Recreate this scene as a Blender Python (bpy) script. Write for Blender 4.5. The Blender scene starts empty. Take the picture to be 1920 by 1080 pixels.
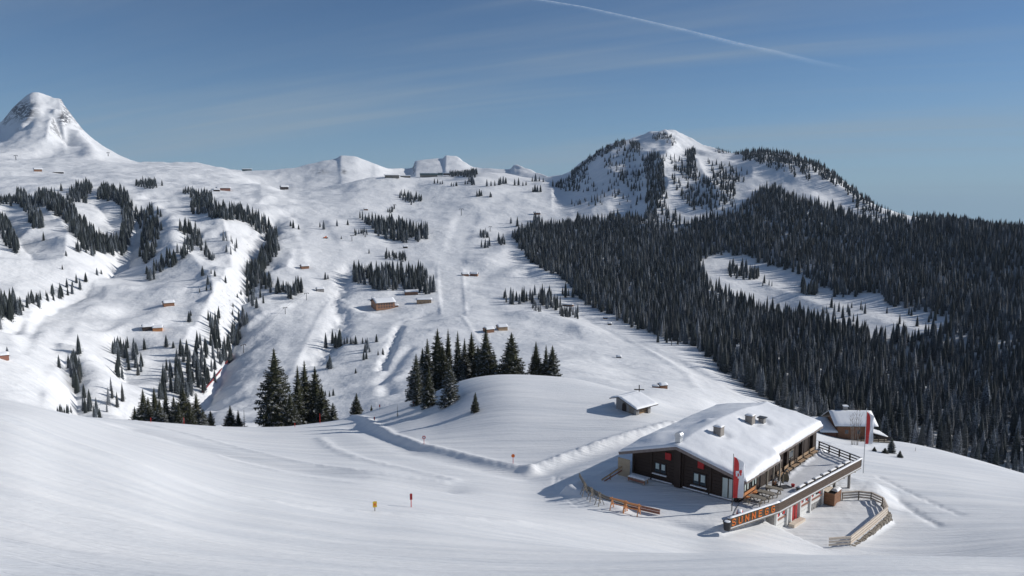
import bpy, math, random
import numpy as np
from mathutils import Vector, Matrix

# ------------------------------------------------------------------ camera, world, sun, exposure
FOC = 1450.0; EYE = 370.0
PITCH = math.atan((540-EYE)/FOC)
scene = bpy.context.scene
COL = scene.collection
cam_d = bpy.data.cameras.new('camera'); cam = bpy.data.objects.new('camera', cam_d); COL.objects.link(cam)
cam.location = (0, 0, 0); cam.rotation_euler = (math.pi/2-PITCH, 0, 0)
cam_d.sensor_width = 36; cam_d.lens = 36*FOC/1920; cam_d.clip_start = 0.5; cam_d.clip_end = 60000
scene.camera = cam
SUN_AZ = math.radians(79); SUN_EL = math.radians(24.5)
sun_dir = Vector((math.sin(SUN_AZ)*math.cos(SUN_EL), math.cos(SUN_AZ)*math.cos(SUN_EL), math.sin(SUN_EL)))
sd = bpy.data.lights.new('sun', 'SUN'); sd.energy = 4.2; sd.angle = math.radians(0.53); sd.color = (1.0, 0.96, 0.905)
so = bpy.data.objects.new('sun', sd); COL.objects.link(so)
so.rotation_euler = sun_dir.to_track_quat('Z', 'Y').to_euler()
scene.view_settings.view_transform = 'Standard'; scene.view_settings.look = 'None'
scene.view_settings.exposure = -0.02; scene.view_settings.gamma = 1.0; scene.view_settings.use_curve_mapping = False
scene.render.engine = 'CYCLES'
scene.cycles.max_bounces = 5; scene.cycles.diffuse_bounces = 2; scene.cycles.volume_bounces = 0
scene.cycles.transparent_max_bounces = 8
scene.cycles.use_denoising = True

world = bpy.data.worlds.new('World'); scene.world = world; world.use_nodes = True
nt = world.node_tree; nt.nodes.clear()
def N(t, typ, **kw):
    n = t.nodes.new(typ)
    for k, v in kw.items(): setattr(n, k, v)
    return n
def mth(t, op, a, b=None, c=None, clamp=False):
    n = t.nodes.new('ShaderNodeMath'); n.operation = op; n.use_clamp = clamp
    for i, x in enumerate((a, b, c)):
        if x is None: continue
        if isinstance(x, (int, float)): n.inputs[i].default_value = x
        else: t.links.new(x, n.inputs[i])
    return n.outputs[0]
sky = N(nt, 'ShaderNodeTexSky'); sky.sky_type = 'NISHITA'; sky.sun_disc = False
sky.sun_elevation = SUN_EL; sky.sun_rotation = SUN_AZ; sky.altitude = 1700
sky.air_density = 0.85; sky.dust_density = 0.0; sky.ozone_density = 4.5
bg = N(nt, 'ShaderNodeBackground'); bg.inputs['Strength'].default_value = 0.086
wo = N(nt, 'ShaderNodeOutputWorld'); nt.links.new(bg.outputs[0], wo.inputs['Surface'])
tc = N(nt, 'ShaderNodeTexCoord'); sx = N(nt, 'ShaderNodeSeparateXYZ'); nt.links.new(tc.outputs['Generated'], sx.inputs[0])
zc = mth(nt, 'ADD', mth(nt, 'MAXIMUM', sx.outputs[2], 0.0), 0.10)
px = mth(nt, 'DIVIDE', sx.outputs[0], zc); py = mth(nt, 'DIVIDE', sx.outputs[1], zc)
cb = N(nt, 'ShaderNodeCombineXYZ'); nt.links.new(px, cb.inputs[0]); nt.links.new(py, cb.inputs[1])
def cirrus(rot, sc, nscale, detail, lo, hi, seed):
    m0 = N(nt, 'ShaderNodeMapping'); m0.inputs['Rotation'].default_value = (0, 0, rot); nt.links.new(cb.outputs[0], m0.inputs['Vector'])
    mp = N(nt, 'ShaderNodeMapping'); mp.inputs['Scale'].default_value = sc
    mp.inputs['Location'].default_value = (seed, seed*1.7, 0)
    nt.links.new(m0.outputs[0], mp.inputs['Vector'])
    nn = N(nt, 'ShaderNodeTexNoise'); nn.inputs['Scale'].default_value = nscale; nn.inputs['Detail'].default_value = detail
    nn.inputs['Roughness'].default_value = 0.55; nn.inputs['Distortion'].default_value = 0.35
    nt.links.new(mp.outputs[0], nn.inputs['Vector'])
    mr = N(nt, 'ShaderNodeMapRange'); mr.interpolation_type = 'SMOOTHSTEP'
    mr.inputs['From Min'].default_value = lo; mr.inputs['From Max'].default_value = hi
    nt.links.new(nn.outputs['Fac'], mr.inputs['Value']); return mr.outputs[0]
c1 = cirrus(math.radians(24), (0.10, 0.62, 1), 1.1, 5, 0.42, 0.70, 5.2)     # broad veils
c2 = cirrus(math.radians(27), (0.10, 2.6, 1), 2.0, 8, 0.40, 0.80, 7.7)     # fine fibres
veil = mth(nt, 'ADD', mth(nt, 'MULTIPLY', c1, 0.40), mth(nt, 'MULTIPLY', mth(nt, 'MULTIPLY', c2, mth(nt, 'ADD', c1, 0.25)), 0.26), clamp=True)
skt = N(nt, 'ShaderNodeMixRGB'); skt.blend_type = 'MULTIPLY'; skt.inputs[0].default_value = 1.0
nt.links.new(sky.outputs[0], skt.inputs[1]); skt.inputs[2].default_value = (.78, .87, .90, 1)
mx = N(nt, 'ShaderNodeMixRGB'); mx.inputs[2].default_value = (3.9, 4.5, 5.0, 1)
nt.links.new(veil, mx.inputs[0]); nt.links.new(skt.outputs[0], mx.inputs[1]); 
hzf = mth(nt, 'MULTIPLY', mth(nt, 'POWER', 2.718, mth(nt, 'MULTIPLY', mth(nt, 'MAXIMUM', sx.outputs[2], 0.0), -11.0)), 0.85)
mh = N(nt, 'ShaderNodeMixRGB'); mh.inputs[2].default_value = (2.75, 4.15, 5.5, 1)
nt.links.new(hzf, mh.inputs[0]); nt.links.new(mx.outputs[0], mh.inputs[1]); nt.links.new(mh.outputs[0], bg.inputs['Color'])

# ------------------------------------------------------------------ helpers: pixel <-> place
CP, SP = math.cos(PITCH), math.sin(PITCH)
def ray(u, v):
    u = np.asarray(u, float); v = np.asarray(v, float)
    x = (u-960)/FOC; y = -(v-540)/FOC
    return np.stack([x, CP+y*SP, -SP+y*CP], -1)
def at(u, v, z):
    d = ray(u, v); return Vector(d*(z/d[2]))
def proj(x, y, z):
    fw = y*CP - z*SP; up = y*SP + z*CP
    fw = np.where(fw < 0.5, 0.5, fw)
    return 960+FOC*x/fw, 540-FOC*up/fw

def tag(o, label=None, cat=None, group=None, kind=None):
    if label: o['label'] = label
    if cat: o['category'] = cat
    if group: o['group'] = group
    if kind: o['kind'] = kind
    return o

# ------------------------------------------------------------------ noise
def _h(ix, iy, seed):
    with np.errstate(over='ignore'):
        h = (ix.astype(np.int64)*374761393 + iy.astype(np.int64)*668265263 + seed*1274126177) & 0xFFFFFFFF
        h = ((h ^ (h >> 13))*1274126177) & 0xFFFFFFFF
        h = h ^ (h >> 16)
    return h.astype(float)/4294967295.0
def gn(x, y, seed=0):
    x = np.asarray(x, float); y = np.asarray(y, float)
    x0 = np.floor(x); y0 = np.floor(y); fx = x-x0; fy = y-y0
    def g(ix, iy, dx, dy):
        a = _h(ix, iy, seed)*2*np.pi
        return np.cos(a)*dx+np.sin(a)*dy
    sx_ = fx*fx*fx*(fx*(fx*6-15)+10); sy_ = fy*fy*fy*(fy*(fy*6-15)+10)
    a = g(x0, y0, fx, fy); b = g(x0+1, y0, fx-1, fy); c = g(x0, y0+1, fx, fy-1); d = g(x0+1, y0+1, fx-1, fy-1)
    return 1.4*((a+(b-a)*sx_)*(1-sy_)+(c+(d-c)*sx_)*sy_)
def fbm(x, y, seed=0, oc=4, rough=0.5):
    s = 0; a = 1.0
    for i in range(oc):
        s = s+a*gn(x*2**i, y*2**i, seed+i*17); a *= rough
    return s
def sst(a, b, x):
    t = np.clip((x-a)/(b-a), 0, 1); return t*t*(3-2*t)
def pchip(xk, yk, x):
    xk = np.asarray(xk, float); yk = np.asarray(yk, float)
    h = np.diff(xk); dl = np.diff(yk)/h; n = len(xk); m = np.zeros(n)
    for i in range(1, n-1):
        if dl[i-1]*dl[i] > 0:
            w1 = 2*h[i]+h[i-1]; w2 = h[i]+2*h[i-1]
            m[i] = (w1+w2)/(w1/dl[i-1]+w2/dl[i])
    m[0] = dl[0]; m[-1] = dl[-1]
    x = np.clip(x, xk[0], xk[-1])
    i = np.clip(np.searchsorted(xk, x)-1, 0, n-2); t = (x-xk[i])/h[i]
    return ((1+2*t)*(1-t)**2*yk[i]+t*(1-t)**2*h[i]*m[i]+t*t*(3-2*t)*yk[i+1]+t*t*(t-1)*h[i]*m[i+1])

# ------------------------------------------------------------------ terrain: surveyed lines (picture u, v, distance r)
def zline(pts):      # list of (u, v, r) -> az, r, z
    a = []
    for u, v, r in pts:
        d = ray(u, v); hh = math.hypot(d[0], d[1]); a.append((math.atan2(d[0], d[1]), r, d[2]/hh*r))
    return np.array(a)
L_ = {}
L_['k1'] = [(-400,1080,26),(0,1080,26),(960,1080,26),(1920,1080,28),(2350,1080,28)]
L_['k2'] = [(-400,770,64),(0,785,60),(104,823,58),(250,869,56),(375,915,55),(458,936,54),(542,948,54),(687,963,55),(792,968,56),(967,982,59),(1150,986,66),(1290,984,71.5),(1400,982,74.8),(1450,1000,74.3),(1550,1026,75),(1650,1034,76.8),(1750,1030,79),(1920,1020,81),(2350,1010,85)]
L_['k3'] = [(-400,735,105),(0,760,95),(240,818,99),(500,850,102),(620,852,102),(740,860,97),(850,876,92),(990,887,90),(1100,893,86),(1200,880,88),(1350,860,92),(1500,880,98),(1620,880,105),(1750,900,106),(1920,950,100),(2350,1000,98)]
L_['k3b'] = [(-400,730,112),(0,752,106),(240,800,116),(500,816,124),(620,806,128),(700,800,124),(760,820,109),(850,834,103),(990,850,98),(1100,835,100),(1200,818,103),(1350,820,104),(1500,840,112),(1620,846,121),(1750,866,123),(1920,908,117),(2350,990,112)]
L_['k4'] = [(-400,722,122),(0,745,118),(110,772,122),(240,789,132),(360,796,140),(500,801,142),(620,790,150),(700,770,148),(760,758,140),(800,752,135),(850,733,129),(890,722,127),(950,716,125),(1060,719,126),(1150,738,123),(1200,748,121),(1300,768,130),(1450,785,132),(1600,826,144),(1650,822,143),(1700,829,142),(1750,841,140),(1800,853,138),(1920,888,134),(2350,1010,125)]
L_['f1'] = [(-400,0,0)]  # filled below
L_['f2'] = [(-400,720,300),(0,745,300),(240,786,330),(500,796,330),(620,788,330),(700,772,325),(780,752,320),(850,735,310),(950,716,300),(1060,719,280),(1200,742,250),(1300,755,260),(1450,775,330),(1600,822,350),(1750,842,345),(1920,885,335),(2350,960,330)]
L_['f3'] = [(-400,600,480),(0,600,480),(240,690,470),(500,700,460),(620,690,460),(700,680,460),(850,650,480),(950,640,500),(1060,650,470),(1200,690,400),(1300,690,430),(1450,710,460),(1600,720,490),(1750,730,490),(1920,750,470),(2350,770,460)]
L_['f4'] = [(-400,500,700),(0,520,680),(240,570,650),(500,575,650),(620,590,640),(850,580,640),(950,580,640),(1060,590,630),(1200,605,610),(1300,610,630),(1450,605,680),(1600,600,690),(1750,615,660),(1920,620,650),(2350,620,640)]
L_['f5'] = [(-400,430,900),(0,440,880),(240,480,850),(500,480,850),(620,500,840),(850,500,850),(1060,505,850),(1200,505,850),(1300,510,850),(1450,510,870),(1600,512,860),(1750,522,830),(1920,535,790),(2350,540,770)]
L_['f6'] = [(-400,390,1080),(0,395,1080),(240,400,1100),(500,410,1100),(620,420,1100),(850,420,1120),(1060,420,1120),(1200,405,1130),(1300,398,1140),(1380,395,1110),(1450,408,1060),(1600,440,1000),(1750,465,930),(1920,485,890),(2350,500,860)]
L_['f7'] = [(-400,320,1700),(0,322,1700),(240,328,1600),(500,349,1500),(540,359,1450),(632,348,1500),(677,339,1550),(736,333,1600),(785,331,1650),(846,328,1650),(898,322,1650),(953,327,1650),(1017,337,1600),(1060,345,1500),(1100,333,1430),(1150,312,1400),(1200,300,1400),(1240,290,1420),(1300,315,1380),(1380,330,1300),(1450,345,1230),(1520,362,1180),(1600,395,1120),(1700,424,1050),(1800,438,1000),(1920,450,980),(2350,475,950)]
L_['f7b'] = [(-400,292,2300),(0,290,2300),(130,293,2300),(240,308,2200),(300,312,2100),(420,320,2000),(540,372,1750),(632,362,1800),(736,348,1900),(846,342,1900),(953,342,1850),(1017,345,1700),(1060,336,1600),(1100,318,1560),(1150,285,1540),(1200,272,1560),(1240,264,1580),(1300,285,1520),(1380,302,1420),(1450,308,1330),(1520,320,1280),(1600,368,1190),(1700,412,1110),(1800,427,1060),(1920,440,1030),(2350,468,1000)]
L_['f8'] = [(-400,330,3000),(-160,300,3000),(0,232,3000),(14,217,3000),(28,202,3000),(42,190,3000),(58,180,3000),(68,179,3000),(84,182,3000),(105,187,3000),(114,190,2990),(122,205,2980),(140,225,2950),(165,252,2900),(190,272,2800),(225,292,2700),(262,304,2600),(340,304,2500),(400,311,2400),(440,318,2300),(500,320,2200),(560,313,2200),(600,303,2200),(632,297,2200),(640,293,2200),(662,294,2200),(700,307,2200),(740,316,2300),(774,314,2400),(778,303,2400),(800,300,2400),(830,298,2400),(836,292,2400),(852,292,2400),(870,301,2350),(890,313,2300),(940,318,2200),(956,317,2200),(965,309,2200),(975,311,2150),(1010,325,2000),(1035,331,1850),(1060,324,1780),(1100,298,1740),(1150,268,1720),(1190,260,1720),(1225,252,1700),(1245,249,1700),(1260,251,1690),(1290,262,1660),(1330,279,1600),(1380,289,1540),(1420,287,1500),(1480,292,1440),(1530,310,1380),(1600,358,1280),(1650,394,1220),(1700,408,1180),(1750,418,1140),(1800,424,1120),(1920,437,1090),(2350,465,1060)]

DAZ = math.radians(0.085)
AZ = np.concatenate([np.radians(np.linspace(-88, -44, 60, endpoint=False)), np.radians(np.linspace(-44, -36, 40, endpoint=False)),
                     np.arange(-math.radians(36), math.radians(36), DAZ), np.radians(np.linspace(36, 44, 40)), np.radians(np.linspace(45, 88, 60))])
def rs(a, b, st):
    n = int(math.log(b/a)/st); return np.exp(np.linspace(math.log(a), math.log(b), n, endpoint=False))
RR = np.concatenate([np.linspace(1.2, 18, 24, endpoint=False), rs(18, 45, .010), rs(45, 150, .0042), rs(150, 300, .011), rs(300, 1700, .0062), rs(1700, 2300, .0072), rs(2300, 3100, .0042), np.linspace(3100, 6500, 14)])
NA, NR = len(AZ), len(RR)
def line_on(name, smooth=True):
    a = zline(L_[name]); az = np.clip(AZ, a[0, 0], a[-1, 0])
    return pchip(a[:, 0], a[:, 1], az), pchip(a[:, 0], a[:, 2], az)
keys = [line_on('k1'), line_on('k2'), line_on('k3'), line_on('k3b'), line_on('k4')]
def smooth_az(a, sig):
    st = math.degrees(DAZ); k = int(3*sig/st); w = np.exp(-.5*(np.arange(-k, k+1)*st/sig)**2); w /= w.sum()
    return np.convolve(np.pad(a, k, mode='edge'), w, mode='valid')
keys = [(smooth_az(a, .9), smooth_az(b, .9)) if i not in (1,) else (smooth_az(a, .5), smooth_az(b, .5)) for i, (a, b) in enumerate(keys)]
r4, z4 = keys[-1]
r2, z2 = line_on('f2')
rd = r4+(r2-r4)*0.42
zd = np.minimum(z4*rd/r4-10.0, z4+(z2-z4)*0.62)
keys.append((rd, zd)); keys.append((r2, z2))
for k in ('f3', 'f4', 'f5', 'f6', 'f7', 'f7b', 'f8'):
    a_, b_ = line_on(k); keys.append((smooth_az(a_, .8), smooth_az(b_, .8)) if k in ('f3', 'f4', 'f5', 'f6') else (a_, b_))
r8, z8 = keys[-1]; r7, z7 = keys[-2]
keys.insert(-1, (r8-.16*(r8-r7), z8-.19*(z8-z7)))      # keeps the crest line crisp
keys.append((r8+350, z8-120)); keys.append((np.full(NA, 6600.0), np.full(NA, -250.0)))
Z = np.zeros((NA, NR))
for i in range(NA):
    kr = [0.0]+[k[0][i] for k in keys]; kz = [-5.0]+[k[1][i] for k in keys]
    for j in range(1, len(kr)):
        if kr[j] <= kr[j-1]+2: kr[j] = kr[j-1]+2
    Z[i] = pchip(kr, kz, RR)
for j in range(NR):
    if RR[j] < 230: Z[:, j] = smooth_az(Z[:, j], .55)
    elif RR[j] < 1200: Z[:, j] = smooth_az(Z[:, j], .2)
X = np.sin(AZ)[:, None]*RR[None]; Y = np.cos(AZ)[:, None]*RR[None]
RG = np.broadcast_to(RR[None], X.shape)

def _cell(x, y):
    az = np.arctan2(x, y); r = np.hypot(x, y)
    fa = np.interp(az, AZ, np.arange(NA)); fr = np.interp(r, RR, np.arange(NR))
    i = np.clip(fa.astype(int), 0, NA-2); j = np.clip(fr.astype(int), 0, NR-2)
    return i, j, fa-i, fr-j
def hgt(x, y):
    x = np.asarray(x, float); y = np.asarray(y, float)
    i, j, a, b = _cell(x, y)
    return (Z[i, j]*(1-a)+Z[i+1, j]*a)*(1-b)+(Z[i, j+1]*(1-a)+Z[i+1, j+1]*a)*b
def hit(u, v, rmin=0):
    d = ray(u, v); hh = math.hypot(d[0], d[1]); s = d[2]/hh; az = math.atan2(d[0], d[1])
    fa = np.interp(az, AZ, np.arange(NA)); i = min(int(fa), NA-2); f = fa-i
    zc_ = Z[i]*(1-f)+Z[i+1]*f; q = zc_-s*RR
    ok = (q >= 0) & (RR > max(18, rmin))
    if not ok.any():
        k = np.where(RR > max(18, rmin), q/RR, -9); j = int(np.argmax(k)); r = RR[j]
    else:
        j = int(np.argmax(ok))
        q0, q1 = q[j-1], q[j]; t = 0 if q0 >= 0 else -q0/(q1-q0); r = RR[j-1]+(RR[j]-RR[j-1])*t
    x, y = math.sin(az)*r, math.cos(az)*r
    return x, y, float(hgt(x, y))

# local frame of the mountain restaurant (z = 0 is its terrace floor)
B0 = at(1385, 942, -30); SV = (0.65294, 0.75741); GV = (-0.75741, 0.65294); RANG = math.atan2(SV[1], SV[0])
def loc(s, g, z=0.0): return Vector((B0.x+SV[0]*s+GV[0]*g, B0.y+SV[1]*s+GV[1]*g, -30+z))
def unloc(x, y): dx = x-B0.x; dy = y-B0.y; return dx*SV[0]+dy*SV[1], dx*GV[0]+dy*GV[1]

def inpoly(x, y, poly):
    ins = np.zeros(np.shape(x), bool); n = len(poly)
    for k in range(n):
        x1, y1 = poly[k]; x2, y2 = poly[(k+1) % n]
        if y1 == y2: continue
        c = ((y1 > y) != (y2 > y)) & (x < (x2-x1)*(y-y1)/(y2-y1)+x1)
        ins ^= c
    return ins
def segdist(x, y, pts, closed=False):
    d = np.full(np.shape(x), 1e9); P_ = list(pts)+([pts[0]] if closed else [])
    for (x1, y1), (x2, y2) in zip(P_[:-1], P_[1:]):
        L2 = (x2-x1)**2+(y2-y1)**2+1e-9
        t = np.clip(((x-x1)*(x2-x1)+(y-y1)*(y2-y1))/L2, 0, 1)
        d = np.minimum(d, np.hypot(x-x1-t*(x2-x1), y-y1-t*(y2-y1)))
    return d
def box_mask(pts, m):
    xs = [p[0] for p in pts]; ys = [p[1] for p in pts]
    return (X > min(xs)-m) & (X < max(xs)+m) & (Y > min(ys)-m) & (Y < max(ys)+m)
def stroke(uv, amp, w, rmin=0, rough=0.0, seed=0, world=False, sharp=False):
    pts = uv if world else [hit(u, v, rmin)[:2] for u, v in uv]
    m = box_mask(pts, 3.2*w)
    x, y = X[m], Y[m]; d = segdist(x, y, pts)
    a = amp*(np.exp(-d/w)*(1-sst(2.2*w, 3.1*w, d)) if sharp else np.exp(-(d/w)**2))
    if rough: a = a*(1+rough*fbm(x/(w*1.3), y/(w*1.3), seed, 3))
    Z[m] += a
# --- far relief: meadows full of humps, ravines, spurs
U0, V0 = proj(X, Y, Z)
groom = np.zeros_like(Z)
for poly in ([(-40,780),(-40,690),(40,610),(80,565),(140,538),(200,528),(150,580),(110,640),(85,700),(75,780)],
             [(378,740),(432,665),(520,588),(590,548),(640,540),(600,600),(565,660),(545,700),(480,770)],
             [(820,505),(868,505),(875,590),(826,590)], [(820,505),(868,505),(880,450),(900,400),(860,400),(840,450)],
             [(545,400),(600,400),(640,470),(650,540),(600,545),(570,470)],
             [(1080,560),(1300,690),(1440,760),(1300,740),(1150,690),(1060,600)]):
    groom = np.maximum(groom, inpoly(U0, V0, poly)*(RG > 250))
for _ in range(14):
    g2 = groom.copy(); g2[1:-1, 1:-1] = (groom[1:-1, 1:-1]*2+groom[:-2, 1:-1]+groom[2:, 1:-1]+groom[1:-1, :-2]+groom[1:-1, 2:])/6; groom = g2
far = sst(190, 330, RG)
lft0 = 1-sst(480, 640, U0)
hum = fbm(X/95, Y/95, 3, 3)*3.4+fbm(X/34, Y/34, 9, 3)*(.6+.7*lft0)
lft = 1-sst(1000, 1180, U0)*sst(300, 500, RG)
Z += far*(1-0.6*groom)*hum*(0.45+0.55*lft)
Z += sst(700, 1200, RG)*(1-sst(900, 1040, U0))*(1-sst(1900, 2300, RG))*fbm(X/230, Y/230, 21, 3)*7.0*(1-.6*groom)
Z += far*(1-.7*groom)*lft0*(1-sst(1150, 1500, RG))*(.42-np.abs(gn(X/80+.5*gn(X/40, Y/40, 52), Y/105, 51)))*9
stroke([(512,400),(492,440),(476,480),(462,530),(448,575),(432,620),(412,665),(372,712),(330,748)], -19, 18, rough=.2, sharp=True)
stroke([(398,395),(420,430),(432,470),(436,520),(415,560),(392,600)], 11, 24, rough=.3, sharp=True)
stroke([(345,480),(395,520),(400,560),(370,620),(340,660)], 6, 18, sharp=True)
stroke([(178,372),(215,415),(222,455),(205,492),(165,525),(120,548),(60,572),(0,600)], -10, 22, rough=.2, sharp=True)
stroke([(75,380),(100,420),(128,450),(120,500)], 9, 24, sharp=True)
stroke([(262,392),(250,440),(238,488),(200,505)], -12, 16, sharp=True)
stroke([(300,400),(322,440),(318,480)], 7, 16)
stroke([(120,660),(140,715),(152,760)], -9, 10, sharp=True)
stroke([(160,680),(190,720),(200,750)], 6, 12)
stroke([(225,640),(240,700),(285,720),(330,745)], -8, 12, sharp=True)
stroke([(0,390),(30,430),(60,470)], -8, 18, sharp=True)
stroke([(652,500),(632,560),(640,590),(622,640),(590,680)], -3.5, 8, rough=.5)
stroke([(640,575),(668,590),(690,592)], 2.5, 7)
stroke([(750,612),(736,640),(728,662),(715,690)], -2.6, 3.2, rough=.6)
stroke([(770,650),(738,688),(716,712),(728,738)], -1.6, 4)
stroke([(760,700),(700,735),(650,745)], 1.5, 5)
stroke([(955,520),(990,505),(1030,520)], 5, 16); stroke([(905,490),(950,470),(990,478)], 4, 18)
stroke([(985,590),(1040,600),(1090,620)], 3.5, 14)
for du in (0, 48): stroke([(820+du,505),(822+du,545),(827+du,590)], 0.45, 1.8)
stroke([(862,592),(885,620),(905,650)], 0.4, 2.0); stroke([(800,590),(760,600),(720,640)], -.8, 3)
stroke([(425,655),(455,620),(520,578),(575,548)], 0.6, 4)
stroke([(378,742),(430,672)], .6, 3); stroke([(545,700),(575,640),(600,590),(622,560)], 0.4, 2.2)
stroke([(40,660),(72,600),(92,562)], -.8, 2.5); stroke([(20,640),(62,590)], .8, 2.5)
stroke([(1085,590),(1200,650),(1330,705)], -.6, 4); stroke([(1180,640),(1290,700),(1310,730)], .6, 3)
# the pyramid peak and the rocky summits
pk = sst(2150, 2650, RG)*(1-sst(0.0, 0.16, AZ[:, None]-math.radians(-24)))
rid = 1-np.abs(gn(X/150+Y/420, Y/700-X/900, 41))
pk2 = pk*sst(70, 320, Z)*.8
Z += pk2*((rid-.75)*26+(.5-np.abs(gn(X/80, Y/200, 47)))*16*sst(180, 330, Z)+fbm(X/45, Y/60, 44, 3)*5)
stroke([(128,262),(112,236),(100,214)], -26, 20, 2300, sharp=True); stroke([(88,262),(92,238),(104,212)], 16, 18, 2300, sharp=True); stroke([(60,215),(48,235),(30,240)], -16, 18, 2300, sharp=True)
stroke([(172,300),(170,280),(150,255)], 14, 26, 2300); stroke([(70,300),(100,280),(110,250)], -10, 40, 2300)
stroke([(1246,256),(1262,285),(1240,318),(1254,360),(1226,405)], 12, 36, 1100, sharp=True, rough=.5)
stroke([(1300,300),(1330,350),(1350,395)], 9, 24, 1000, sharp=True); stroke([(1200,300),(1190,350),(1185,395)], -9, 26, 1100, sharp=True)
mt = sst(1020, 1120, U0)*sst(900, 1150, RG)
Z += mt*((1-np.abs(gn(X/85, Y/150, 61)))*9-5+fbm(X/40, Y/40, 66, 3)*2.0)
fr_ = sst(1150, 1400, U0)*sst(330, 520, RG)*(1-sst(900, 1100, RG))
Z += fr_*((1-np.abs(gn(X/110+3, Y/260, 71)))*14-8)
# --- near relief
near = 1-sst(150, 200, RG)
Z += near*(fbm(X/28, Y/16, 81, 2)*.20+fbm((X*.99+Y*.12)/15, (Y*.99-X*.12)/2.4, 85, 4)*.07*sst(15, 40, RG)*(1-sst(60, 85, RG)))
bank = [(660,783),(688,788),(700,798),(735,816),(790,836),(850,850),(920,867),(990,881)]
stroke(bank, .5, .85, rough=.10, seed=5)
stroke([(660,800),(700,812),(780,848),(850,864),(920,880),(985,893)], -.4, 2.0)
stroke([(1000,876),(1060,856),(1130,831),(1200,810),(1262,794)], .6, .9, rough=.25, seed=9)
stroke([(1030,880),(1110,853),(1190,826),(1270,802)], -.5, 2.2)
stroke([(240,800),(330,822),(430,850),(540,874),(680,893),(830,915)], -.6, 2.4)
stroke([(230,806),(330,832),(430,862),(540,888),(680,908),(830,925)], .12, .8, rough=.3)
stroke([(255,790),(345,812),(440,838),(540,862),(680,884),(830,905)], .18, .8, rough=.3)
stroke([(600,822),(625,842),(680,862),(760,880),(850,900)], .18, .9, rough=.3)
stroke([(0,783),(104,821),(250,867),(375,913),(458,934),(542,946),(687,961),(792,966),(967,980)], .14, 1.2, rough=.3, seed=13)
for k in range(4):
    stroke([(1042+k*9,893+k*2),(1040+k*10,912),(1052+k*9,930),(1085+k*8,950-k*2)], -.07, .3)
stroke([(1630,905),(1680,935),(1760,985)], -.18, .6, rough=.5); stroke([(1650,895),(1720,930),(1800,965)], -.1, .5, rough=.8)
stroke([(1560,835),(1600,838),(1650,834)], .25, 1.3, rough=.6)
# --- level ground for the restaurant
def pad(poly, z, fall, amp=0.0):
    wp = [loc(s, g).xy[:] for s, g in poly]
    m = box_mask(wp, fall+1)
    x, y = X[m], Y[m]; d = segdist(x, y, wp, True); d[inpoly(x, y, wp)] = 0
    w = 1-sst(0, fall, d)
    zz = z+(fbm(x/1.6, y/1.6, 91, 3)*amp if amp else 0)
    Z[m] = Z[m]*(1-w)+zz*w
pad([(1.5,-2.8),(12.3,-3.8),(17.6,-4.2),(16.6,-8.4),(13.4,-10.2),(3.6,-9.6),(1.2,-8.1)], -32.8, 0.9, .03)
pad([(13,-3.5),(22.5,-3.5),(22.5,-6.2),(18,-8)], -32.9, 3.0, .1)
pad([(-7.2,15.5),(-8.0,11.5),(-8.6,6),(-6.5,-0.6),(-2,-1.0),(1.7,-0.7),(1.9,-1.3),(12.0,-2.3),(12.3,-0.8),(23,-.5),(23,14)], -30.06, 1.3, .02)
stroke([loc(-8.3,15.5).xy[:],loc(-8.9,12).xy[:],loc(-9.0,8).xy[:]], .3, 1.0, world=True)
stroke([loc(13.0,-5.2).xy[:],loc(17.0,-8.6).xy[:]], .2, .5, world=True)
sg = unloc(X, Y)

# ------------------------------------------------------------------ materials
MAT = {}
def newmat(name):
    m = bpy.data.materials.new(name); m.use_nodes = True; MAT[name] = m
    t = m.node_tree; b = t.nodes['Principled BSDF']; return m, t, b
def noise(t, scale, detail=4, vec=None, rough=.5):
    n = t.nodes.new('ShaderNodeTexNoise'); n.inputs['Scale'].default_value = scale; n.inputs['Detail'].default_value = detail
    n.inputs['Roughness'].default_value = rough
    if vec is not None: t.links.new(vec, n.inputs['Vector'])
    return n.outputs['Fac']
def coords(t, out='Object', scale=(1, 1, 1), rot=(0, 0, 0)):
    c = t.nodes.new('ShaderNodeTexCoord'); mp = t.nodes.new('ShaderNodeMapping')
    mp.inputs['Scale'].default_value = scale
    if any(rot):
        m0 = t.nodes.new('ShaderNodeMapping'); m0.inputs['Rotation'].default_value = rot
        t.links.new(c.outputs[out], m0.inputs['Vector']); t.links.new(m0.outputs[0], mp.inputs['Vector'])
    else: t.links.new(c.outputs[out], mp.inputs['Vector'])
    return mp.outputs[0]
def mrange(t, x, a, b, c, d):
    n = t.nodes.new('ShaderNodeMapRange'); t.links.new(x, n.inputs['Value'])
    for k, v in zip(('From Min', 'From Max', 'To Min', 'To Max'), (a, b, c, d)): n.inputs[k].default_value = v
    return n.outputs[0]
def mixc(t, f, c1, c2):
    n = t.nodes.new('ShaderNodeMixRGB')
    if isinstance(f, (int, float)): n.inputs[0].default_value = f
    else: t.links.new(f, n.inputs[0])
    for i, c in ((1, c1), (2, c2)):
        if isinstance(c, tuple): n.inputs[i].default_value = (*c, 1)
        else: t.links.new(c, n.inputs[i])
    return n.outputs[0]
def bump(t, h, strength, dist, prev=None):
    n = t.nodes.new('ShaderNodeBump'); n.inputs['Strength'].default_value = strength; n.inputs['Distance'].default_value = dist
    t.links.new(h, n.inputs['Height'])
    if prev is not None: t.links.new(prev, n.inputs['Normal'])
    return n.outputs[0]

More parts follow.
